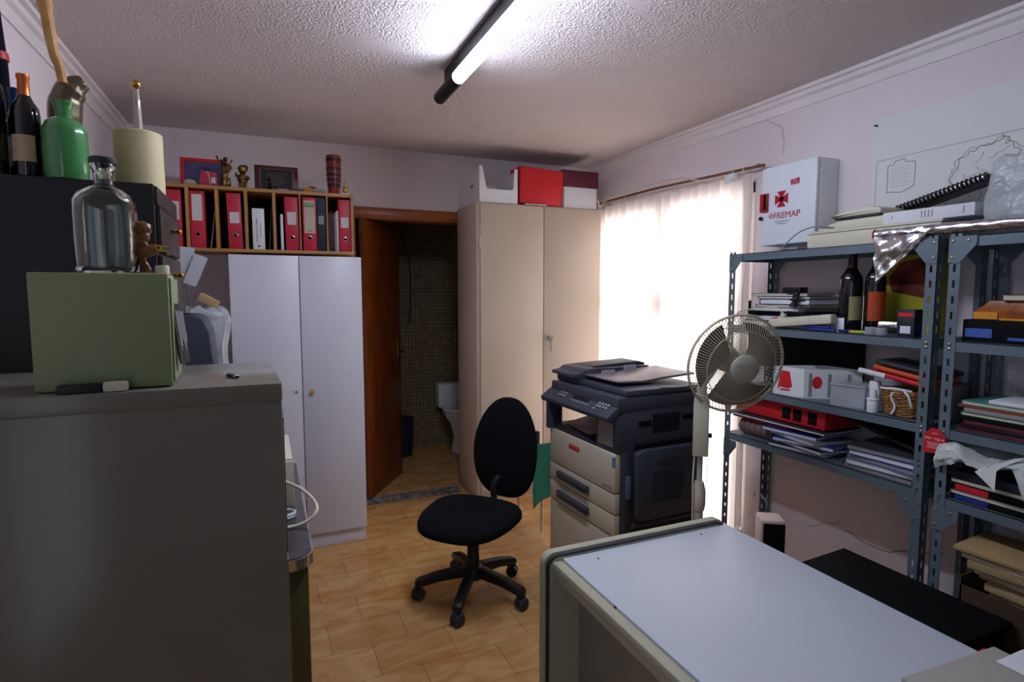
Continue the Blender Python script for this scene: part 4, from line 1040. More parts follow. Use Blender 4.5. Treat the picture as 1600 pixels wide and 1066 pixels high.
mb = MB(); mb.box(.712, .7435, -.35, 1.362, .716, .748, .006); mb.box(.716, .745, -.35, 1.362, .70, .72, .004); mb.build('edge_rail', M['deskcream'], t, w=True)
mb = MB(); mb.box(.80, .82, -.3, 1.362, .12, .715, .002); mb.box(1.30, 1.32, -.3, 1.362, .12, .715, .002); mb.build('side_panel', M['creamdark'], t, w=True)
mb = MB(); mb.prism(rr2(.71, 1.345, .0, .745, .03), -.38, -.35, 'y', .004); mb.build('end_panel', M['deskcream'], t, w=True)
for x_, y_ in ((.835, 1.318), (1.213, 1.330)):
    mb = MB(); mb.cyl((x_, y_, .7515), (x_, y_, .7528), .0035, n=14); mb.build('screw', M['black'], t, w=True)
mb = MB(); mb.sph((.7425, 1.095, .748), .004, (1, 1.4, .8), 8); mb.build('chip', M['darkline'], t, w=True)
t = thing('low_stool', 'black padded low stool tucked under the pale desk top', 'stool', (1.0, 1.06, 0))
mb = MB(); mb.lathe([(0, .40), (.14, .40), (.155, .415), (.155, .45), (.14, .465), (0, .47)], 32); mb.build('seat', M['blackf'], t)
for k in range(4):
    a_ = PI/4+k*PI/2; mb = MB(); mb.cyl((.10*math.cos(a_), .10*math.sin(a_), .40), (.13*math.cos(a_), .13*math.sin(a_), 0), .011); mb.build('leg', M['black'], t)
# things on the near right corner of the desk
t = thing('ring_binder', 'grey-beige folder lying flat at the near right corner of the desk', 'folder', (1.3, .5, .7525), math.radians(-3))
mb = MB(); mb.box(-.22, .055, -.3, .135, 0, .016, .003); mb.build('cover', mat('greige_card', '#a5a298', .6), t)
mb = MB(); mb.prism([(.0, .13), (.045, .13), (.04, .145), (.012, .142)], .004, .008, 'z'); mb.prism([(-.03, .13), (.0, .13), (.0, .136), (-.02, .136)], .004, .006, 'z'); mb.build('page_tab', M['redb'], t)
slab('paper_sheet', 'white printed sheet lying on the grey-beige folder', 'paper', 1.305, 1.40, .40, .60, .769, .7705, M['paper'])
# ------------------------------------------------------------------ shelving units
def post(name, x, y, sx, sy, h, parent):
    """slotted angle; corner at (x,y); flanges go along sx (in x) and sy (in y)"""
    mb = MB(); w_ = .038; th = .002
    def flange(along, s_, other):
        a0, a1 = 0, w_
        def bx(u0, u1, z0, z1):
            u0, u1 = sorted((s_*u0, s_*u1))
            if along == 'y':
                xa, xb = sorted((x, x+other*th)); mb.box(xa, xb, y+u0, y+u1, z0, z1)
            else:
                ya, yb = sorted((y, y+other*th)); mb.box(x+u0, x+u1, ya, yb, z0, z1)
        bx(0, .0155, 0, h); bx(.0245, w_, 0, h)
        z_ = .0
        while z_ < h:
            z2 = min(z_+.029, h); bx(.0155, .0245, z_, z2); z_ += .055
    flange('y', sy, sx); flange('x', sx, sy)
    return mb.build(name, M['steel'], parent, w=True)
bolt_mesh = None
def bolts(pts, parent, axis='x'):
    global bolt_mesh
    for p in pts:
        if bolt_mesh is None:
            mb = MB(); mb.sph((0, 0, 0), .0055, (.5, 1, 1), 10)
            o = mb.build('bolt', M['bolt'], parent); bolt_mesh = o.data
        else:
            o = bpy.data.objects.new('bolt', bolt_mesh); COL.objects.link(o); o.parent = parent
        o.location = Vector(p)-parent.location
SHZ = (1.69, 1.328, 1.016, .768)
def unit(label, y0, y1, extra):
    t = thing('shelving_unit', label, 'shelving unit', (2.35, (y0+y1)/2, 0))
    for x, sx in ((2.2, 1), (2.505, -1)):
        for y, sy in ((y0, 1), (y1, -1)):
            post('post', x, y, sx, sy, 1.70, t)
    for z in SHZ:
        mb = MB(); mb.box(2.2025, 2.5025, y0+.003, y1-.003, z-.003, z)
        mb.box(2.2025, 2.2045, y0+.003, y1-.003, z-.036, z); mb.box(2.5005, 2.5025, y0+.003, y1-.003, z-.036, z)
        mb.box(2.2025, 2.5025, y0+.003, y0+.005, z-.036, z); mb.box(2.2025, 2.5025, y1-.005, y1-.003, z-.036, z)
        q = mb.build('shelf', M['steel'], t, w=True)
    for z, dz in ((SHZ[0], -1), (SHZ[3]-.036, -1)):
        for y, sy in ((y0, 1), (y1, -1)):
            mb = MB(); zt = z
            mb.prism([(y, zt), (y+sy*.085, zt), (y+sy*.085, zt-.03), (y+sy*.036, zt-.09), (y, zt-.09)], 2.1965, 2.1985, 'x'); mb.build('gusset', M['steel'], t, w=True)
            bolts([(2.1955, y+sy*.012, zt-.015), (2.1955, y+sy*.06, zt-.015), (2.1955, y+sy*.012, zt-.07)], t)
            mb = MB(); mb.prism([(y, zt), (y+sy*.085, zt), (y+sy*.085, zt-.03), (y+sy*.036, zt-.09), (y, zt-.09)], 2.4985, 2.5005, 'x'); mb.build('gusset', M['steel'], t, w=True)
    for z in SHZ[1:3]:
        for y, sy in ((y0, 1), (y1, -1)): bolts([(2.1985, y+sy*.02, z-.012), (2.1985, y+sy*.02, z-.028)], t)
    return t
u1 = unit('grey-blue slotted steel shelving unit nearer the curtain', 1.272, 2.262, 0)
u2 = unit('grey-blue slotted steel shelving unit at the right picture edge', .24, 1.236, 0)

# red hexagonal tag
t = thing('price_tag', 'red hexagonal card tag hanging on the shelving posts', 'tag', (2.19, 1.238, .965))
mb = MB(); mb.prism([(-.036, -.04), (.036, -.048), (.036, .02), (.012, .046), (-.012, .046), (-.036, .022)], -.001, .001, 'x', ); mb.build('card', mat('tag_red', '#c81f2a', .5), t)
t.rotation_euler = (0, 0, 0)
text('lettering', 'DOS Y DOS SA', .011, M['paper'], t, TR(-.0013, 0, .008) @ RZ(-PI/2) @ RX(PI/2), .0002, sx=.9)
mb = MB()
for k in range(4): mb.box(-.0014, -.001, -.026+.002*(k % 2), .026-.003*(k % 3), -.008-.006*k, -.0065-.006*k)
mb.box(-.0014, -.001, -.01, .01, .027, .029); mb.build('print', M['paper'], t)

# ------------------------------------------------------------------ first aid cabinet
t = thing('first_aid_cabinet', 'white wall-mounted first aid cabinet with red cross and FREMAP lettering', 'first aid cabinet', (2.445, 2.075, 1.735))
mb = MB(); mb.box(2.392, 2.5195, 1.915, 2.235, 1.735, 2.128, .006); mb.build('body', M['whitepl'], t, w=True)
mb = MB(); mb.box(2.371, 2.390, 1.915, 2.235, 1.735, 2.128, .007, 3); q = mb.build('door', mat('cabinet_white', '#dfe6ee', .3), t, w=True)
M['crossred'] = mat('cross_red', '#b3122e', .4)
DM = Matrix(((0, 0, -1, 2.3705), (-1, 0, 0, 2.235), (0, 1, 0, 1.735), (0, 0, 0, 1)))   # door plane: u to the right (toward -Y), v up, w toward viewer
def onto(me_ob):
    return me_ob
def plate(name, polys, mm, parent, h=.0006):
    mb = MB(); mb.M = DM
    for p in polys: mb.prism(p, 0, h, 'z')
    return mb.build(name, mm, parent, w=True)
cx_, cy_ = .127, .224
arms = []
for k in range(4):
    a = PI/2*k; c_, s_ = math.cos(a), math.sin(a)
    arms.append([(cx_+u*c_-v*s_, cy_+u*s_+v*c_) for u, v in ((0, -.011), (.013, -.011), (.039, -.026), (.039, .026), (.013, .011), (0, .011))])
plate('cross', arms, M['crossred'], q)
plate('red_sticker', [[(.178, .285), (.228, .285), (.228, .313), (.178, .309)]], M['crossred'], q)
LM = DM.copy()
def dtext(s, size, u, v, mm, ext=.0004, sx=1.):
    Mx = TR(*(-q.location)) @ TR(*(-t.location)) @ DM @ TR(u, v, .0006)
    return text('lettering', s, size, mm, q, Mx, ext, sx=sx)
dtext('FREMAP', .045, .160, .143, M['crossred'], .0005, 1.0)
dtext('PRESTACIONES ASISTENCIALES', .007, .137, .114, M['ink'], .0002, .9)
dtext('BOTIQUIN 900 61 00 61', .006, .137, .103, M['ink'], .0002, .9)
dtext('AVISO', .010, .203, .303, M['paper'], .0002); dtext('BOTIQUIN', .009, .203, .292, M['paper'], .0002)
plate('emblem', [[(.052, .148), (.058, .154), (.066, .146), (.074, .154), (.080, .148), (.066, .132)], ], M['crossred'], q)
plate('emblem', [[(.064, .152), (.069, .152), (.069, .162), (.064, .162)]], M['crossred'], q)
plate('emblem_inset', [[(.060, .147), (.066, .152), (.072, .147), (.066, .140)]], M['whitepl'], q, .0009)
mb = MB(); mb.M = DM; mb.box(.002, .050, .170, .264, .0, .014, .005); hq = mb.build('handle', M['redd'], q, w=True)
mb = MB(); mb.M = DM; mb.box(.028, .046, .180, .256, .0132, .0145, .0); mb.build('recess', M['blackm'], hq, w=True)
mb = MB(); mb.M = DM; mb.cyl((.008, .140, 0), (.008, .140, .012), .010, n=20); mb.box(.006, .020, .138, .142, .012, .016); mb.build('lock', M['black'], q, w=True)
mb = MB(); mb.box(2.40, 2.43, 1.912, 1.9152, 2.055, 2.08, .001); mb.build('hinge', M['whitepl'], t, w=True)

# ------------------------------------------------------------------ map on the wall
t = thing('wall_map', 'large pale map sheet with ornate title frame pinned on right wall', 'map', (2.517, 1.2, 2.0))
mb = MB(); mb.box(2.516, 2.5185, .55, 1.752, 1.70, 2.262); mb.build('sheet', mat('map_paper', '#dddcdc', .6), t, w=True)
def mp(u, v): return (2.5152, 1.70-u, v)
mb = MB()
inkm = mat('map_ink', '#7c8298', .8)
# outer border line
mb.tube([mp(-.03, 1.72), mp(-.03, 2.075), mp(.6, 2.085), mp(1.1, 2.09)], .0009, 4); mb.build('border', inkm, t, w=True)
mb = MB()
def rough(pts, amp, n=6, seed=0):
    out = []
    for a, b in zip(pts, pts[1:]):
        for k in range(n):
            f = k/n; u = a[0]+(b[0]-a[0])*f; v = a[1]+(b[1]-a[1])*f
            out.append(mp(u+amp*noise.noise(Vector((u*60, v*60, seed))), v+amp*noise.noise(Vector((u*60, v*60, seed+9)))))
    out.append(mp(*pts[-1])); return out
fr_ = [(.02, 1.93), (.02, 2.045), (.045, 2.05), (.055, 2.062), (.09, 2.066), (.10, 2.05), (.135, 2.045), (.135, 1.945), (.11, 1.935), (.08, 1.925), (.045, 1.93), (.02, 1.93)]
mb.tube(rough(fr_, .006, 5), .0013, 4)
for k in range(8): mb.tube([mp(.035, 2.03-.011*k), mp(.12-.01*(k % 3), 2.03-.011*k)], .0005, 4)
mb.build('title_frame', inkm, t, w=True)
mb = MB()
coast = [(.24, 1.80), (.255, 1.84), (.29, 1.90), (.275, 1.95), (.30, 1.985), (.30, 2.015), (.345, 2.04), (.37, 2.05), (.43, 2.055), (.45, 2.075), (.47, 2.04), (.50, 2.01), (.49, 1.97), (.52, 1.93), (.50, 1.87), (.45, 1.82), (.40, 1.77)]
mb.tube(rough(coast, .014, 8, 2), .0012, 4)
mb.build('coastline', inkm, t, w=True)
mb = MB(); mb.tube(rough([(u-.012, v+.004) for u, v in coast[:11]]+[(.50, 2.03), (.52, 1.99)], .014, 8, 2), .0014, 4); mb.build('border_tint', mat('map_yellow', '#c9c190', .8), t, w=True)
mb = MB(); rnd = random.Random(4)
for k in range(16):
    u = .32+rnd.random()*.15; v = 1.84+rnd.random()*.18
    mb.tube(rough([(u, v), (u+rnd.uniform(-.03, .03), v+rnd.uniform(-.03, .03)), (u+rnd.uniform(-.05, .05), v+rnd.uniform(-.04, .04))], .01, 5, k), .0006, 4)
mb.build('rivers', inkm, t, w=True)
mb = MB(); mb.cyl((2.515, 1.738, 2.232), (2.500, 1.738, 2.232), .0045); mb.build('pin', mat('green_pin', '#1e5a52', .4), t, w=True)

# ------------------------------------------------------------------ on top of the shelving
t = thing('scanner', 'cream flatbed scanner lying on the top shelf below the first aid cabinet', 'scanner', (2.34, 1.56, 1.6905))
mb = MB(); mb.prism([(1.29, 1.6905), (1.842, 1.6905), (1.848, 1.745), (1.83, 1.752), (1.29, 1.752)], 2.24, 2.48, 'x', .005); mb.build('body', M['offwhite'], t, w=True)
mb = MB(); mb.box(2.236, 2.484, 1.285, 1.845, 1.7525, 1.763, .004); mb.build('lid', M['offwhite'], t, w=True)
t = thing('handset', 'cream desk telephone base stacked on the flatbed scanner', 'telephone', (2.31, 1.63, 1.7635))
mb = MB(); mb.prism([(1.50, 1.7635), (1.80, 1.7635), (1.80, 1.775), (1.70, 1.80), (1.51, 1.803)], 2.25, 2.44, 'x', .006); mb.build('body', M['offwhite'], t, w=True)
mb = MB(); mb.box(2.247, 2.43, 1.525, 1.72, 1.8035, 1.812, .003); mb.build('gap', M['slate2'], t, w=True)
mb = MB(); mb.prism([(1.515, 1.812), (1.515, 1.832), (1.56, 1.846), (1.66, 1.838), (1.735, 1.818), (1.735, 1.812)], 2.24, 2.44, 'x', .006); mb.build('receiver', M['offwhite'], t, w=True)
c = thing('usb_cable', 'grey cable with plug hanging from the scanner over the shelf edge', 'cable', (2.22, 1.9, 1.695))
mb = MB(); mb.tube(spline([(2.245, 1.72, 1.775), (2.23, 1.80, 1.785), (2.225, 1.88, 1.765), (2.22, 1.945, 1.715), (2.22, 1.955, 1.70), (2.22, 1.92, 1.698)], 8), .003, 6); mb.build('cord', M['grey'], c, w=True)
mb = MB(); mb.box(2.213, 2.227, 1.87, 1.92, 1.6915, 1.702, .003); mb.build('plug', M['grey'], c, w=True)
t = thing('thick_catalogue', 'thick white catalogue with small spine print on the flatbed scanner', 'book', (2.34, 1.36, 1.7635))
mb = MB(); mb.box(2.245, 2.45, 1.19, 1.508, 1.7635, 1.808, .002); mb.build('cover', M['paper'], t, w=True)
mb = MB()
for k in range(4): mb.box(2.2443, 2.2449, 1.325+.012*k, 1.329+.012*k, 1.774, 1.80)
mb.box(2.2443, 2.2449, 1.222, 1.226, 1.775, 1.80); mb.box(2.2443, 2.2449, 1.470, 1.472, 1.777, 1.795); mb.build('print', M['grey'], t, w=True)
t = thing('spiral_book', 'black spiral comb bound book leaning above the white catalogue', 'book', (2.42, 1.4, 1.81))
SB = TR(2.40, 1.39, 1.875) @ RX(math.radians(-14.0))
mb = MB(); mb.M = SB; mb.box(-.01, .09, -.165, .165, -.010, .008, .001); mb.build('pages', M['black'], t, w=True)
mb = MB(); mb.M = SB
for k in range(22):
    yk = -.158+.015*k; mb.torus((-.012, yk, 0), .0135, .0028, m=RX(PI/2), n=14, k=6)
mb.build('spiral', M['black'], t, w=True)
mb = MB(); mb.M = SB; mb.cyl((-.012, -.16, 0), (-.012, .16, 0), .009); mb.build('comb', M['chrome'], t, w=True)
b = bmesh.new(); bmesh.ops.create_cube(b, size=1.)
bmesh.ops.bevel(b, geom=list(b.edges), offset=.14, segments=3, profile=.6, affect='EDGES')
bmesh.ops.subdivide_edges(b, edges=list(b.edges), cuts=5, use_grid_fill=True)
bmesh.ops.triangulate(b, faces=list(b.faces))
for v in b.verts:
    p = Vector((2.345+v.co.x*.22, 1.03+v.co.y*.27, 1.832+v.co.z*.22))
    nn_ = Vector((noise.noise(p*9), noise.noise(p*9+Vector((9, 0, 0))), noise.noise(p*9+Vector((0, 9, 0)))))
    n3 = Vector((noise.noise(p*28), noise.noise(p*28+Vector((9, 0, 0))), noise.noise(p*28+Vector((0, 9, 0)))))
    p += nn_*.022+n3*.008; p.z = max(p.z, 1.725); v.co = p
mb = MB(); mb._merge(b); t = mb.build('wrapped_parcel', M['poly'], None, ang=80)
tag(t, 'cloudy polythene wrapped bundle on top of the right shelving unit', 'bundle')
# foil roll
t = thing('foil_roll', 'roll of crinkled silver foil lying along the shelf front edge', 'foil roll', (2.22, 1.3, 1.71))
mb = MB()
mb.grid(lambda u, v: Vector((2.213+(.020+.003*noise.noise(Vector((u*30, math.cos(2*PI*v)*2, math.sin(2*PI*v)*2))))*math.cos(2*PI*v), 1.505-.75*u, 1.722+(.020+.004*noise.noise(Vector((u*26, math.cos(2*PI*v)*2, 7+math.sin(2*PI*v)*2))))*math.sin(2*PI*v))), 90, 20); mb.build('roll', M['foil'], t, w=True)
mb = MB(); mb.lathe([(.0, 0), (.011, 0), (.022, .0), (.022, .004), (0, .004)], 20, m=RX(PI/2), loc=(2.213, 1.512, 1.722)); mb.build('end_cap', M['redd'], t, w=True)
mb = MB()
def fl_(u, v):
    # triangular flap hanging in front of the posts
    top = Vector((2.1915, 1.502-.20*u, 1.712)); bot = Vector((2.180, 1.478-.0*u, 1.525))
    p = top.lerp(bot, v)
    p.x += .010*noise.noise(Vector((u*4, v*5, 2)))+.006*math.sin(v*9+u*5)*(1-v*.3)-.004
    return p
mb.grid(fl_, 24, 24); mb.build('loose_sheet', M['foil'], t, w=True)

# ------------------------------------------------------------------ shelf contents
def stackbook(name, label, cat, x0, x1, y0, y1, z0, h, mm, rz=0., pages=None, group=None, rx=0.):
    t = thing(name, label, cat, ((x0+x1)/2, (y0+y1)/2, z0), 0, group, rot=(rx, 0, rz))
    hx, hy = (x1-x0)/2, (y1-y0)/2
    if pages:
        mb = MB(); mb.box(-hx, hx, -hy, hy, 0, .0018); mb.box(-hx, hx, -hy, hy, h-.0018, h); mb.box(-hx, hx, hy-.002, hy, 0, h); mb.build('cover', mm, t)
        mb = MB(); mb.box(-hx+.003, hx-.003, -hy+.003, hy-.003, .0018, h-.0018); mb.build('pages', pages, t)
    else:
        mb = MB(); mb.box(-hx, hx, -hy, hy, 0, h, .0012); mb.build('cover', mm, t)
    return t
Z1 = 1.3285
s1 = [('thick black folder at the bottom of the left stack on the upper shelf', .03, 1.80, 2.215, M['blackm'], M['paper2'], .05),
      ('folder with blue-white page edges above the bottom black folder', .026, 1.86, 2.21, M['navy'], M['paper'], -.05),
      ('black cardboard wallet in the middle of the upper shelf stack', .02, 1.82, 2.19, M['blackm'], None, .03),
      ('pale notebook sticking out of the upper shelf stack', .018, 1.88, 2.17, M['grey'], M['paper'], -.06),
      ('thin dark folder over the pale notebook of the stack', .014, 1.84, 2.14, M['black'], M['paper2'], .04),
      ('white page block with dark cover near the stack top', .026, 1.83, 2.12, M['slate2'], M['paper'], -.03),
      ('black covered book near the top of the upper shelf stack', .012, 1.84, 2.13, M['black'], M['paper'], .02),
      ('grey loose booklet topmost in the upper shelf stack', .014, 1.86, 2.17, M['grey'], M['paper2'], .05)]
zz = Z1
for lb, h, y0, y1, mm, pg, rz in s1:
    stackbook('folder', lb, 'folder', 2.262, 2.465, y0, y1, zz, h, mm, rz, pg); zz += h+.0006
t = thing('power_adapter', 'black power adapter with tangled cable on the folder stack', 'power adapter', (2.325, 1.97, zz))
mb = MB(); mb.box(-.025, .03, -.05, .05, 0, .028, .004); mb.build('brick', M['black'], t)
rn = random.Random(3)
pts = [Vector((-.02, -.05, .014))]
for k in range(16): pts.append(Vector((-.092+rn.uniform(-.012, .012), -.10+rn.uniform(-.045, .055), max(-.11, .02-.008*k+rn.uniform(-.012, .014)))))
mb = MB(); mb.tube(spline(pts, 5), .0028, 6); mb.build('cord', M['black'], t)
mb = MB(); mb.M = TR(-.085, -.08, -.03) @ RX(.2); mb.box(-.01, .01, -.01, .01, -.035, .035, .004); mb.build('plug', M['slate2'], t)
t = thing('power_strip', 'white power strip with red switch on the upper shelf', 'power strip', (2.225, 1.84, Z1+.004), rot=(math.radians(-6), 0, math.radians(2)))
t.location = (2.222, 1.84, Z1+.030)
mb = MB(); mb.box(-.022, .022, -.16, .16, -.011, .03, .008); mb.build('body', M['offwhite'], t)
for k in range(5):
    mb = MB(); mb.cyl((0, -.12+.05*k, .028), (0, -.12+.05*k, .0315), .017, n=20); mb.build('socket', M['grey'], t)
mb = MB(); mb.box(-.01, .01, .13, .15, .028, .036, .002); mb.build('switch', M['redb'], t)
mb = MB(); mb.cyl((0, .092, .03), (0, .092, .05), .014); mb.tube(spline([(0, .092, .05), (.0, .12, .075), (.01, .19, .085), (.01, .28, .085), (.005, .36, .075), (.0, .40, .03)], 6), .004, 6); mb.build('plug', M['offwhite'], t)
# marker pens bundle
M['pens'] = mat('pen_blue', '#2a3a8e', .4)
for k in range(5):
    mb = MB(); mb.cyl((0, -.05, 0), (0, .06, 0), .006, n=12); mb.cyl((0, .061, 0), (0, .075, 0), .0063, n=12)
    if k == 0: pen0 = mb.build('pen', M['pens']); tag(pen0, 'blue and white pen lying in a bundle under the power strip', 'pen', 'blue pens beneath the power strip'); pen0.location = (2.222, 1.72, Z1+.0065); o = pen0
    else:
        mb.bm.free(); o = pen0.copy(); COL.objects.link(o); o.location = (2.222+.0132*(k % 3), 1.72+.01*k, Z1+.0065+.0115*(k//3)); o.rotation_euler = (0, 0, .08*(k-2))
for k, (y, mm, lb) in enumerate(((1.635, M['bluefoil'], 'dark blue marker at the upper shelf edge before the wine bottles'), (1.60, mat('pink_marker', '#c2417e', .4), 'pink marker lying between wine bottles and yellow box'), (1.575, M['lime'], 'yellow marker lying at the upper shelf edge'))):
    mb = MB(); mb.M = TR(2.22, y, Z1+.007) @ RZ(.5*k-.3); mb.cyl((0, -.03, 0), (0, .022, 0), .0065, n=12); o = mb.build('marker', mm); tag(o, lb, 'marker')
wine_bottle('dark wine bottle with cream label and maroon foil on the upper shelf', (2.30, 1.665, Z1), .345, mat('maroon_foil', '#2c0f12', .35), '#9a8c64', .10, .045)
w2_ = wine_bottle('dark wine bottle with orange label behind the foil flap', (2.318, 1.572, Z1), .345, mat('brown_foil', '#3a2420', .4), '#b0441e', .12, .038)
slab('white_card', 'small white card standing against the first shelf wine bottle', 'card', 2.252, 2.254, 1.655, 1.70, Z1, Z1+.06, M['paper'])
t = thing('yellow_box', 'large yellow printed box with dark red picture on the upper shelf', 'box', (2.37, 1.42, Z1))
mb = MB(); mb.box(2.435, 2.49, 1.395, 1.62, Z1, 1.650, .003); mb.build('carton', M['yellow'], t, w=True)
mb = MB(); mb.prism([(1.58, 1.50), (1.595, 1.56), (1.55, 1.62), (1.45, 1.64), (1.40, 1.64), (1.40, 1.50), (1.45, 1.475), (1.53, 1.49)], 2.4335, 2.4348, 'x'); mb.build('picture', mat('picture_maroon', '#3c1410', .5, col2='#8e2f14', vscale=14), t, w=True)
t = thing('battery_tin', 'small black tin with red and gold print beside the post', 'tin', (2.245, 1.385, Z1))
mb = MB(); mb.box(-.025, .025, -.035, .03, 0, .105, .003); mb.build('body', M['navy'], t)
mb = MB(); mb.box(-.026, -.0252, -.030, .025, .078, .092); mb.build('red_band', M['redb'], t)
text('lettering', 'TOPO', .015, M['brass'], t, TR(-.0256, -.003, .062) @ RZ(-PI/2) @ RX(PI/2), .0003)
mb = MB(); mb.box(-.026, -.0252, -.022, .016, .014, .042); mb.build('price_label', M['paper'], t)
for k, (y, r_, lb) in enumerate(((1.525, .020, 'small glass pot nearest the wine bottles on the upper shelf'), (1.48, .022, 'small glass pot between the other glass pot and black tin'))):
    mb = MB(); mb.lathe([(0, 0), (r_, 0), (r_, .028), (r_*.9, .03), (r_*.85, .008), (0, .008)], 20); o = mb.build('glass_pot', M['clearpl']); o.location = (2.232, y, Z1); tag(o, lb, 'glass pot')
mb = MB(); mb.M = TR(2.26, 1.45, Z1+.04) @ RZ(.3) @ RY(.2); mb.box(-.03, .03, -.05, .05, -.015, .012, .008); o = mb.build('silver_packet', M['foil']); tag(o, 'crumpled silver packet leaning behind the small glass pots', 'packet')

# middle shelf
Z2 = 1.0165
mb = MB(); mb.box(2.44, 2.495, 1.72, 2.20, Z2, 1.28, .003); o = mb.build('black_box', M['blackm']); tag(o, 'plain black box at the rear of the middle shelf', 'box')
t = thing('carton', 'white cardboard carton with red book pictures on the middle shelf', 'box', (2.28, 1.83, Z2))
mb = MB(); th = .004
Q = [(2.212, 1.972), (2.225, 1.815), (2.425, 1.68), (2.43, 1.87)]
Q = [Vector((a, b, 0)) for a, b in Q]
def panel(a, b, z0, z1, t_=.004):
    a = Vector(a); b = Vector(b); d_ = (b-a).normalized(); n_ = Vector((-d_.y, d_.x, 0))*t_
    mb.prism([(a.x, a.y), (b.x, b.y), (b.x+n_.x, b.y+n_.y), (a.x+n_.x, a.y+n_.y)], z0, z1, 'z')
for i in range(4): panel(Q[i], Q[(i+1) % 4], Z2, Z2+.135)
mb.prism([(q_.x, q_.y) for q_ in Q], Z2, Z2+.003, 'z'); mb.build('carton_wall', M['whitepl'], t, w=True)
d_ = (Q[1]-Q[0]).normalized(); nn = Vector((d_.y, -d_.x, 0))
CM = Matrix(((d_.x, 0, nn.x, Q[0].x), (d_.y, 0, nn.y, Q[0].y), (0, 1, 0, Z2), (0, 0, 0, 1)))
mb = MB(); mb.M = CM; mb.prism([(.035, .04), (.075, .035), (.10, .045), (.085, .115), (.05, .118), (.045, .112)], .0006, .0016, 'z'); mb.prism([(.025, .03), (.032, .03), (.045, .105), (.038, .105)], .0006, .0014, 'z'); mb.prism([(.04, .022), (.09, .026), (.09, .033), (.04, .03)], .0006, .0014, 'z'); mb.build('book_picture', M['redb'], t, w=True)
d2 = (Q[2]-Q[1]).normalized(); n2 = Vector((d2.y, -d2.x, 0))
CM2 = Matrix(((d2.x, 0, n2.x, Q[1].x), (d2.y, 0, n2.y, Q[1].y), (0, 1, 0, Z2), (0, 0, 0, 1)))
mb = MB(); mb.M = CM2; mb.prism([(.055+.022*math.cos(a), .075+.03*math.sin(a)) for a in [2*PI*i/7 for i in range(7)]], .0006, .0014, 'z'); mb.build('book_picture', M['redb'], t, w=True)
mb = MB(); mb.M = CM2
for u in (.02, .10, .18): mb.box(u, u+.014, .01, .115, .0006, .001)
mb.build('print', M['grey'], t, w=True)
t = thing('plastic_box', 'clear plastic storage box with white cards beside the carton', 'storage box', (2.27, 1.62, Z2))
mb = MB(); mb.M = TR(2.285, 1.618, Z2) @ RZ(math.radians(12))
for b_ in ((-.06, .08, -.068, -.066, 0, .085), (-.06, .08, .066, .068, 0, .085), (-.06, -.058, -.068, .068, 0, .085), (.078, .08, -.068, .068, 0, .085), (-.06, .08, -.068, .068, 0, .002)): mb.box(*b_)
mb.build('body', M['clearpl'], t, w=True)
mb = MB(); mb.M = TR(2.285, 1.618, Z2) @ RZ(math.radians(12)); mb.box(-.064, .084, -.072, .072, .0855, .096, .003); mb.build('lid', M['clearpl'], t, w=True)
mb = MB(); mb.M = TR(2.285, 1.618, Z2) @ RZ(math.radians(12)); mb.box(-.05, .07, -.06, .0, .003, .05, .002); o = mb.build('card_pack', M['paper']); tag(o, 'white card pack inside the clear plastic storage box', 'cards')
# white bag + figure
t = thing('spray_bottle', 'small white dropper bottle standing at the middle shelf edge', 'bottle', (2.235, 1.500, Z2))
mb = MB(); mb.lathe([(0, 0), (.020, 0), (.021, .004), (.021, .05), (.018, .055), (.013, .06), (.013, .085), (.010, .092), (0, .092)], 24); mb.build('body', M['whitepl'], t)
mb = MB(); mb.lathe([(.0215, .048), (.0235, .050), (.0235, .056), (.0215, .058)], 24); mb.build('collar', M['whitepl'], t)
mb = MB(); mb.prism([(-.035, 0), (.035, 0), (.02, .12), (-.012, .12)], -.015, .015, 'x', .004); o = mb.build('paper_bag', M['paper']); o.location = (2.28, 1.52, Z2); tag(o, 'folded white paper bag behind the small dropper bottle', 'paper bag')
# wicker basket
wick = mat('wicker', '#a8743a', .6, col2='#6a4420', vscale=60)
t = thing('wicker_basket', 'brown wicker basket tied with white ribbon on the middle shelf', 'basket', (2.29, 1.402, Z2))
mb = MB()
for k in range(12):
    z_ = .0075+.0085*k; pts = []
    rx = .06+.012*k/12; ry = .075+.012*k/12
    for i in range(36):
        a = 2*PI*i/36; w_ = .003*math.sin(a*12+PI*(k % 2)); pts.append(((rx+w_)*math.cos(a), (ry+w_)*math.sin(a), z_+.002*math.sin(a*5+k)))
    mb.tube(pts, .0046, 6, closed=True)
mb.lathe([(0, .002), (.055, .002), (.055, .004), (0, .004)], 24); mb.build('weave', wick, t)
mb = MB(); mb.tube(spline([(-.055, -.05, .105), (-.07, .0, .11), (-.062, .05, .105), (-.03, .085, .10)], 8), .005, 6); mb.tube(spline([(-.066, .0, .108), (-.074, .015, .08), (-.072, .0, .04), (-.076, .01, .01)], 8), .004, 6); mb.tube(spline([(-.064, -.02, .106), (-.076, -.05, .09), (-.07, -.06, .05)], 8), .0045, 6); mb.build('ribbon', M['paper'], t)
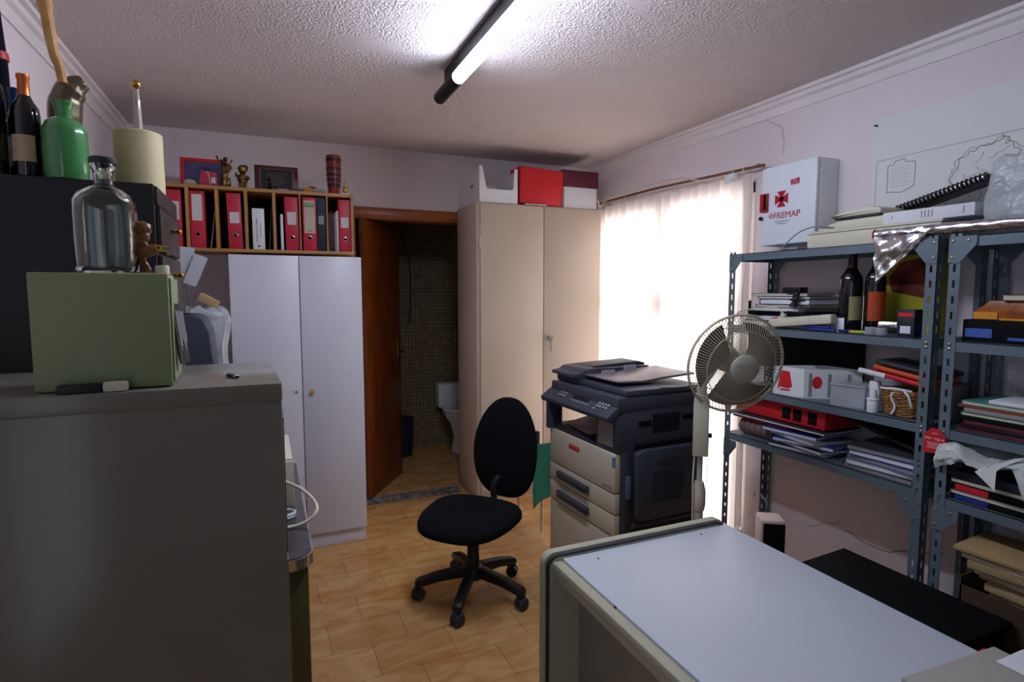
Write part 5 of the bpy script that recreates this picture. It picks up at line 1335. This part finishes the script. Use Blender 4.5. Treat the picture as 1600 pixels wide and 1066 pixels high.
# rolled magazines above basket
for k, (dy, dz, mm, lb) in enumerate(((0, 0, M['redb'], 'red rolled brochure leaning over the wicker basket'), (-.01, .022, mat('orange_red', '#c8502a', .5), 'orange-red brochure between the other rolled ones'), (-.02, .045, M['slate2'], 'dark glossy brochure topmost over the wicker basket'))):
    mb = MB(); mb.M = TR(2.32, 1.395+dy, 1.160+dz) @ RX(math.radians(8)); mb.box(-.08, .09, -.105, .13, -.009, .009, .007, 3); o = mb.build('brochure', mm); tag(o, lb, 'brochure')
mb = MB(); mb.M = TR(2.245, 1.52, 1.178); mb.cyl((0, -.06, -.012), (0, .05, 0), .011, .011, 20); o = mb.build('paper_roll', M['paper']); tag(o, 'white paper roll end beside the red brochures', 'paper roll')
slab('notebook', 'folded grey notebook lying behind the wicker basket', 'notebook', 2.38, 2.49, 1.29, 1.60, Z2, 1.145, M['grey'])

# bottom visible shelf
Z3 = .7685
t = thing('red_case', 'bright red plastic case with black squares on the lower shelf', 'case', (2.36, 1.98, Z3))
mb = MB(); mb.box(2.25, 2.48, 1.72, 2.235, .885, .975, .004); mb.build('body', M['redb'], t, w=True)
mb = MB()
for y in (1.90, 1.84, 1.76):
    mb = MB(); mb.box(2.247, 2.2498, y, y+.045, .90, .955, .001); mb.build('black_square', M['blackm'], t, w=True)
stackbook('folder', 'grey flat wallet under the red plastic case', 'folder', 2.215, 2.47, 1.70, 2.235, .868, .012, M['slate2'], .02, M['paper'])
stackbook('folder', 'red thin folder beneath the grey flat wallet', 'folder', 2.23, 2.47, 1.9, 2.235, .855, .010, M['redb'], .0)
t = thing('disc_spindle', 'row of grey plastic discs on a spindle lying on the lower shelf', 'disc pack', (2.28, 2.1, .81))
mb = MB()
for k in range(6): mb.M = TR(2.275, 2.20-.036*k, .811) @ RX(PI/2); mb.lathe([(0, 0), (.040, 0), (.042, .004), (.042, .028), (.039, .032), (0, .032)], 30)
mb.build('disc', mat('disc_grey', '#7a5f5c', .3), t, w=True)
# fanned blue folders
for k, (rz, y, mm, lb) in enumerate(((.15, 1.86, M['slate2'], 'grey ring folder at the bottom of the left fanned pile'), (-.10, 1.83, M['black'], 'black ring folder second in the left fanned pile'), (.22, 1.84, M['blue'], 'blue ring folder skewed in the left fanned pile'), (-.15, 1.86, M['grey'], 'grey folder with metal edge in the left fanned pile'), (.1, 1.9, M['blue'], 'bright blue folder topmost in the left fanned pile'))):
    stackbook('ring_folder', lb, 'folder', 2.21, 2.44, y-.15, y+.13, Z3+.0168*k, .0165, mm, rz, M['paper'])
stackbook('yellow_folder', 'thin tan folder sticking forward below the blue ones', 'folder', 2.19, 2.40, 1.60, 1.78, Z3+.001, .008, M['kraft'], .35) if False else None
for k, (rz, y, mm, lb) in enumerate(((.0, 1.47, M['slate2'], 'grey folder at the bottom of the right blue pile'), (.08, 1.46, M['grey'], 'pale folder second in the right blue pile'), (-.04, 1.455, M['blue'], 'blue spine folder third in the right blue pile'), (.05, 1.45, M['blue'], 'blue spine folder fourth in the right blue pile'), (.1, 1.46, M['slate'], 'slate folder topmost in the right blue pile'))):
    stackbook('ring_folder', lb, 'folder', 2.212, 2.44, y-.15, y+.13, Z3+.0205*k, .020, mm, rz, M['paper'] if k % 2 else M['grey'])
mb = MB(); mb.M = TR(2.37, 1.50, .928) @ RX(math.radians(14)); mb.box(-.10, .09, -.2, .2, -.007, .007, .002); o = mb.build('black_board', M['black']); tag(o, 'black rigid board sloping over the blue folder pile', 'board')

# right unit contents
t = thing('box_file', 'black box file with blue edge on the right unit upper shelf', 'box file', (2.34, 1.0, Z1))
mb = MB(); mb.box(2.23, 2.47, .66, 1.195, Z1, 1.405, .003); mb.build('body', M['blackm'], t, w=True)
mb = MB(); mb.box(2.227, 2.2298, 1.105, 1.185, 1.345, 1.375); mb.box(2.227, 2.2298, .7, 1.06, 1.34, 1.35); mb.build('spine_label', mat('blue_label', '#3d5fae', .5), t, w=True)
t = thing('box_file', 'orange box file lying on the black box file', 'box file', (2.34, 1.0, 1.4055))
mb = MB(); mb.prism([(.70, 1.4055), (1.165, 1.4055), (1.165, 1.432), (1.12, 1.47), (.70, 1.47)], 2.235, 2.46, 'x', .002); mb.build('body', M['orangex'], t, w=True)
mb = MB(); mb.box(2.2315, 2.2348, 1.095, 1.165, 1.408, 1.432); mb.box(2.2315, 2.2348, .7, 1.09, 1.4055, 1.412); mb.build('spine_label', M['orangebox'], t, w=True)
stackbook('book', 'worn cream book lying on the orange box file', 'book', 2.225, 2.42, .86, 1.085, 1.4708, .02, M['slate2'], .03, M['paper2'])
Z2b = Z2
layers = [(.012, M['maroon'], 'maroon folder at the bottom of the right unit middle pile'), (.014, M['black'], 'black folder second from bottom of the right unit middle pile'), (.012, M['maroon'], 'maroon folder third from bottom of the right unit middle pile'), (.016, M['blackm'], 'black folder fourth from bottom of the right unit middle pile'),
          (.012, mat('green_card', '#4c7a48', .6), 'green folder inside the right unit middle pile'), (.014, M['grey'], 'grey folder above the green one in the right unit middle pile'), (.010, mat('rust_card', '#8e3c22', .6), 'rust red folder near the top of the right unit middle pile'), (.014, M['teal'], 'teal folder under the white booklet on the right unit')]
zz = Z2b
for k, (h, mm, lb) in enumerate(layers):
    stackbook('folder', lb, 'folder', 2.215, 2.45, .62, 1.185-.01*(k % 3), zz, h, mm, .012*((k % 3)-1), M['paper2'] if k in (4, 7) else None); zz += h+.0006
stackbook('booklet', 'white folded booklet topmost on the right unit middle shelf', 'booklet', 2.225, 2.40, .8, 1.10, zz, .012, M['paper'], .06)
Z3b = Z3
layers = [(.022, M['blackm'], 'black folder with blue corner at the bottom of the right lower pile', M['blue']), (.012, M['paper2'], 'cream paper folder in the right lower pile', None), (.026, M['blackm'], 'black folder with red corner in the right lower pile', M['redb']), (.012, M['paper2'], 'loose cream papers above the red cornered folder', None), (.03, M['slate2'], 'dark grey folder topmost in the right lower pile', None)]
zz = Z3b
for k, (h, mm, lb, cm) in enumerate(layers):
    q = stackbook('folder', lb, 'folder', 2.215, 2.45, .62, 1.19, zz, h, mm, .01*((k % 3)-1), M['paper2'] if k == 1 else None)
    if cm:
        mb = MB(); mb.box(-.1185, -.1176, .17, .27, .003, h-.003); mb.build('spine_label', cm, q)
    zz += h+.0006
mb = MB()
def bagf(u, v):
    y = 1.225-.36*u
    top = Vector((2.36 if u > .12 else 2.186+.174*(u/.12), y, .972))
    edge = Vector((2.192-.012*math.sin(u*9), y, .955-.03*u+.02*math.sin(u*12)))
    drop = (.075, .05, .02, .015, .045, .09, .11, .07, .03)[min(8, int(u*8.99))]
    k = u*8; i = min(7, int(k)); f = k-i; dl = (.085, .075, .03, .012, .012, .035, .095, .11, .05); drop = dl[i]*(1-f)+dl[i+1]*f
    if v < .55: p = top.lerp(edge, v/.55)
    else:
        w_ = (v-.55)/.45; p = edge+Vector((-.022*math.sin(w_*PI*.8), 0, -drop*w_))
    n1 = noise.noise(Vector((u*9, v*7, 1))); n2 = noise.noise(Vector((u*26, v*17, 4)))
    e_ = min(1, 6*u, 6*(1-u)); return p+Vector((min(0, .012*n1+.006*n2) if u < .12 else .012*n1+.006*n2, .003*n2*e_, (.010*n1+.006*n2)*e_))
mb.grid(bagf, 70, 44, .0015)
o = mb.build('carrier_bag', mat('white_polythene', '#c6cac6', .35), None, ang=80)
tag(o, 'crumpled white plastic bag spilling over the right unit lower pile', 'bag')
# cardboard boxes at the bottom right
t = thing('cardboard_box', 'open dark brown cardboard box of papers below the right shelving unit', 'box', (2.22, .86, .20))
mb = MB(); x0, x1, y0, y1, z0, z1 = 2.158, 2.47, .55, 1.11, .20, .50
for b_ in ((x0, x0+.005, y0, y1, z0, z1), (x1-.005, x1, y0, y1, z0, z1), (x0, x1, y0, y0+.005, z0, z1), (x0, x1, y1-.005, y1, z0, z1), (x0, x1, y0, y1, z0, z0+.005)): mb.box(*b_)
mb.box(x0, x1, y1-.002, y1+.003, z1-.05, z1+.03); mb.build('carton_wall', M['brownbox'], t, w=True)
mb = MB(); mb.box(2.17, 2.45, .6, 1.08, .0, .199, .004); o = mb.build('yellow_carton', mat('ochre_card', '#8a6a2c', .8)); tag(o, 'ochre carton under the open brown cardboard box', 'box')
rn = random.Random(11); zz = .206
for k in range(14):
    h = .075 if k < 3 else rn.choice((.010, .014, .020, .026))
    rz = 0 if k < 3 else rn.uniform(-.13, .13)
    f = max(0, k-5)
    mb = MB(); mb.M = TR(2.315-.007*f, .86+.011*f, zz) @ RZ(rz); mb.box(-.12, .12, -.185, .185, 0, h, .002 if h < .03 else .006)
    if k > 3 and k % 3 == 0: mb.box(-.122, -.06, -.16, .05, h*.3, h*.7)
    o = mb.build('paper_bundle', [M['kraft'], M['kraft2'], M['paper2']][0 if k < 3 else (k*5+1) % 3]); zz += h+.0008
    tag(o, 'tan envelope bundle piled in the open brown cardboard box', 'papers', 'envelope bundles in the brown box')

# ------------------------------------------------------------------ low black table with speaker
t = thing('low_table', 'low black table against the right wall behind the desk', 'table', (2.03, 1.3, 0))
mb = MB(); mb.prism([(1.60, .95), (2.15, .95), (2.15, 1.53), (1.92, 1.515), (1.60, 1.50)], .43, .45, 'z', .002); mb.build('top', M['blackm'], t, w=True)
for x_, y_ in ((1.63, .98), (2.12, .98), (1.63, 1.47), (2.12, 1.49)):
    mb = MB(); mb.box(x_-.015, x_+.015, y_-.015, y_+.015, 0, .43); mb.build('leg', M['blackm'], t, w=True)
mb = MB(); mb.box(2.12, 2.14, 1.0, 1.47, .05, .43); mb.box(1.63, 2.12, 1.0, 1.02, .05, .43); mb.build('side_panel', M['blackm'], t, w=True)
t = thing('loudspeaker', 'small pink-cream computer speaker with black grille behind the desk', 'speaker', (1.765, 1.50, .42))
mb = MB(); mb.box(1.69, 1.90, 1.545, 1.655, .40, .42, .003); o2 = mb.build('stool', M['paper2']); tag(o2, 'pale small stand carrying the computer speaker', 'stand')
mb2 = MB()
for x_, y_ in ((1.705, 1.56), (1.885, 1.56), (1.705, 1.64), (1.885, 1.64)): mb2.cyl((x_, y_, 0), (x_, y_, .40), .01)
mb2.build('legs', M['chrome'], o2)
t.location = (1.785, 1.575, .4205); t.rotation_euler = (0, 0, math.radians(-34))
mb = MB(); mb.box(-.045, .045, -.03, .06, 0, .20, .008); mb.build('cabinet', mat('pinkish_plastic', '#d2b8ac', .5), t)
mb = MB(); mb.box(-.036, .044, -.036, -.0305, .008, .188, .003); q = mb.build('grille', M['blackm'], t)
mb = MB(); mb.cyl((.005, -.0365, .03), (.005, -.042, .03), .012); mb.build('dial', M['brass'], t)
mb = MB(); mb.tube(spline([(1.84, 1.655, .59), (1.95, 1.75, .60), (2.1, 1.95, .56), (2.17, 2.02, .5)], 6), .002, 6); o = mb.build('speaker_cable', M['black']); tag(o, 'thin black cable running from the speaker to the shelving', 'cable')

# ------------------------------------------------------------------ bathroom things
t = thing('toilet', 'white toilet in the dark bathroom beyond the doorway', 'toilet', (1.66, 5.0, 0))
mb = MB(); mb.lathe([(0, 0), (.10, 0), (.11, .02), (.085, .15), (.12, .28), (.18, .37), (.185, .40), (.14, .40), (.10, .3), (0, .25)], 28, squash=.85); mb.build('bowl', M['whitepl'], t)
mb = MB(); mb.lathe([(.12, .405), (.19, .405), (.195, .415), (.19, .43), (0, .435)], 28, squash=.85); mb.build('lid', M['whitepl'], t)
mb = MB(); mb.box(-.19, .19, .14, .28, .40, .63, .02); mb.build('cistern', M['whitepl'], t)
t = thing('waste_bin', 'dark blue plastic bin on the bathroom floor', 'bin', (1.12, 5.12, 0))
mb = MB(); mb.lathe([(0, 0), (.085, 0), (.10, .33), (.105, .335), (.105, .345), (.095, .345), (.08, .01), (0, .01)], 28); mb.build('bucket', M['navy'], t)
mb = MB(); mb.tube(spline([(1.15, 5.29, 2.35), (1.16, 5.29, 2.1), (1.24, 5.29, 1.8), (1.25, 5.29, 1.5), (1.24, 5.29, 1.2)], 6), .006, 6); o = mb.build('wall_cable', M['black']); tag(o, 'dark cable hanging down the bathroom mosaic wall', 'cable')

# ------------------------------------------------------------------ light
def portal(loc, rot, sx, sy):
    l = bpy.data.lights.new('window_portal', 'AREA'); l.shape = 'RECTANGLE'; l.size = sx; l.size_y = sy; l.cycles.is_portal = True
    o = bpy.data.objects.new('window_portal', l); COL.objects.link(o); o.location = loc; o.rotation_euler = rot
portal((XR+T+.01, (WY0+WY1)/2, WZ1/2), (0, PI/2, 0), WZ1, WY1-WY0)
portal((XL-T-.01, (FY0+FY1)/2, (FZ0+FZ1)/2), (0, -PI/2, 0), FZ1-FZ0, FY1-FY0)
wd = bpy.data.worlds.new('world'); scn.world = wd; wd.use_nodes = True; nt = wd.node_tree; N = nt.nodes; L = nt.links
bg = N['Background']; tc = N.new('ShaderNodeTexCoord'); sp = N.new('ShaderNodeSeparateXYZ'); L.new(tc.outputs['Generated'], sp.inputs[0])
mr = N.new('ShaderNodeMapRange'); mr.inputs[1].default_value = -.25; mr.inputs[2].default_value = .25; L.new(sp.outputs[0], mr.inputs[0])
mx = N.new('ShaderNodeMix'); mx.data_type = 'RGBA'; L.new(mr.outputs[0], mx.inputs[0])
SKYL, SKYR = .8, 9.
mx.inputs[6].default_value = (.62*SKYL, .80*SKYL, 1.05*SKYL, 1); mx.inputs[7].default_value = (1.0*SKYR, .94*SKYR, .92*SKYR, 1)
L.new(mx.outputs[2], bg.inputs['Color']); bg.inputs['Strength'].default_value = 1.

# ------------------------------------------------------------------ camera
cam = bpy.data.cameras.new('camera'); co = bpy.data.objects.new('camera', cam); COL.objects.link(co)
cam.sensor_width = 36; cam.lens = 889/1600*36; cam.clip_start = .02
yaw = math.radians(23.4); pit = math.atan(77/889)
co.location = (0, 0, 1.5); co.rotation_euler = (PI/2-pit, 0, -yaw)
scn.camera = co
scn.view_settings.view_transform = 'Standard'; scn.view_settings.look = 'None'; scn.view_settings.gamma = 1; scn.view_settings.use_curve_mapping = False
scn.view_settings.exposure = .25
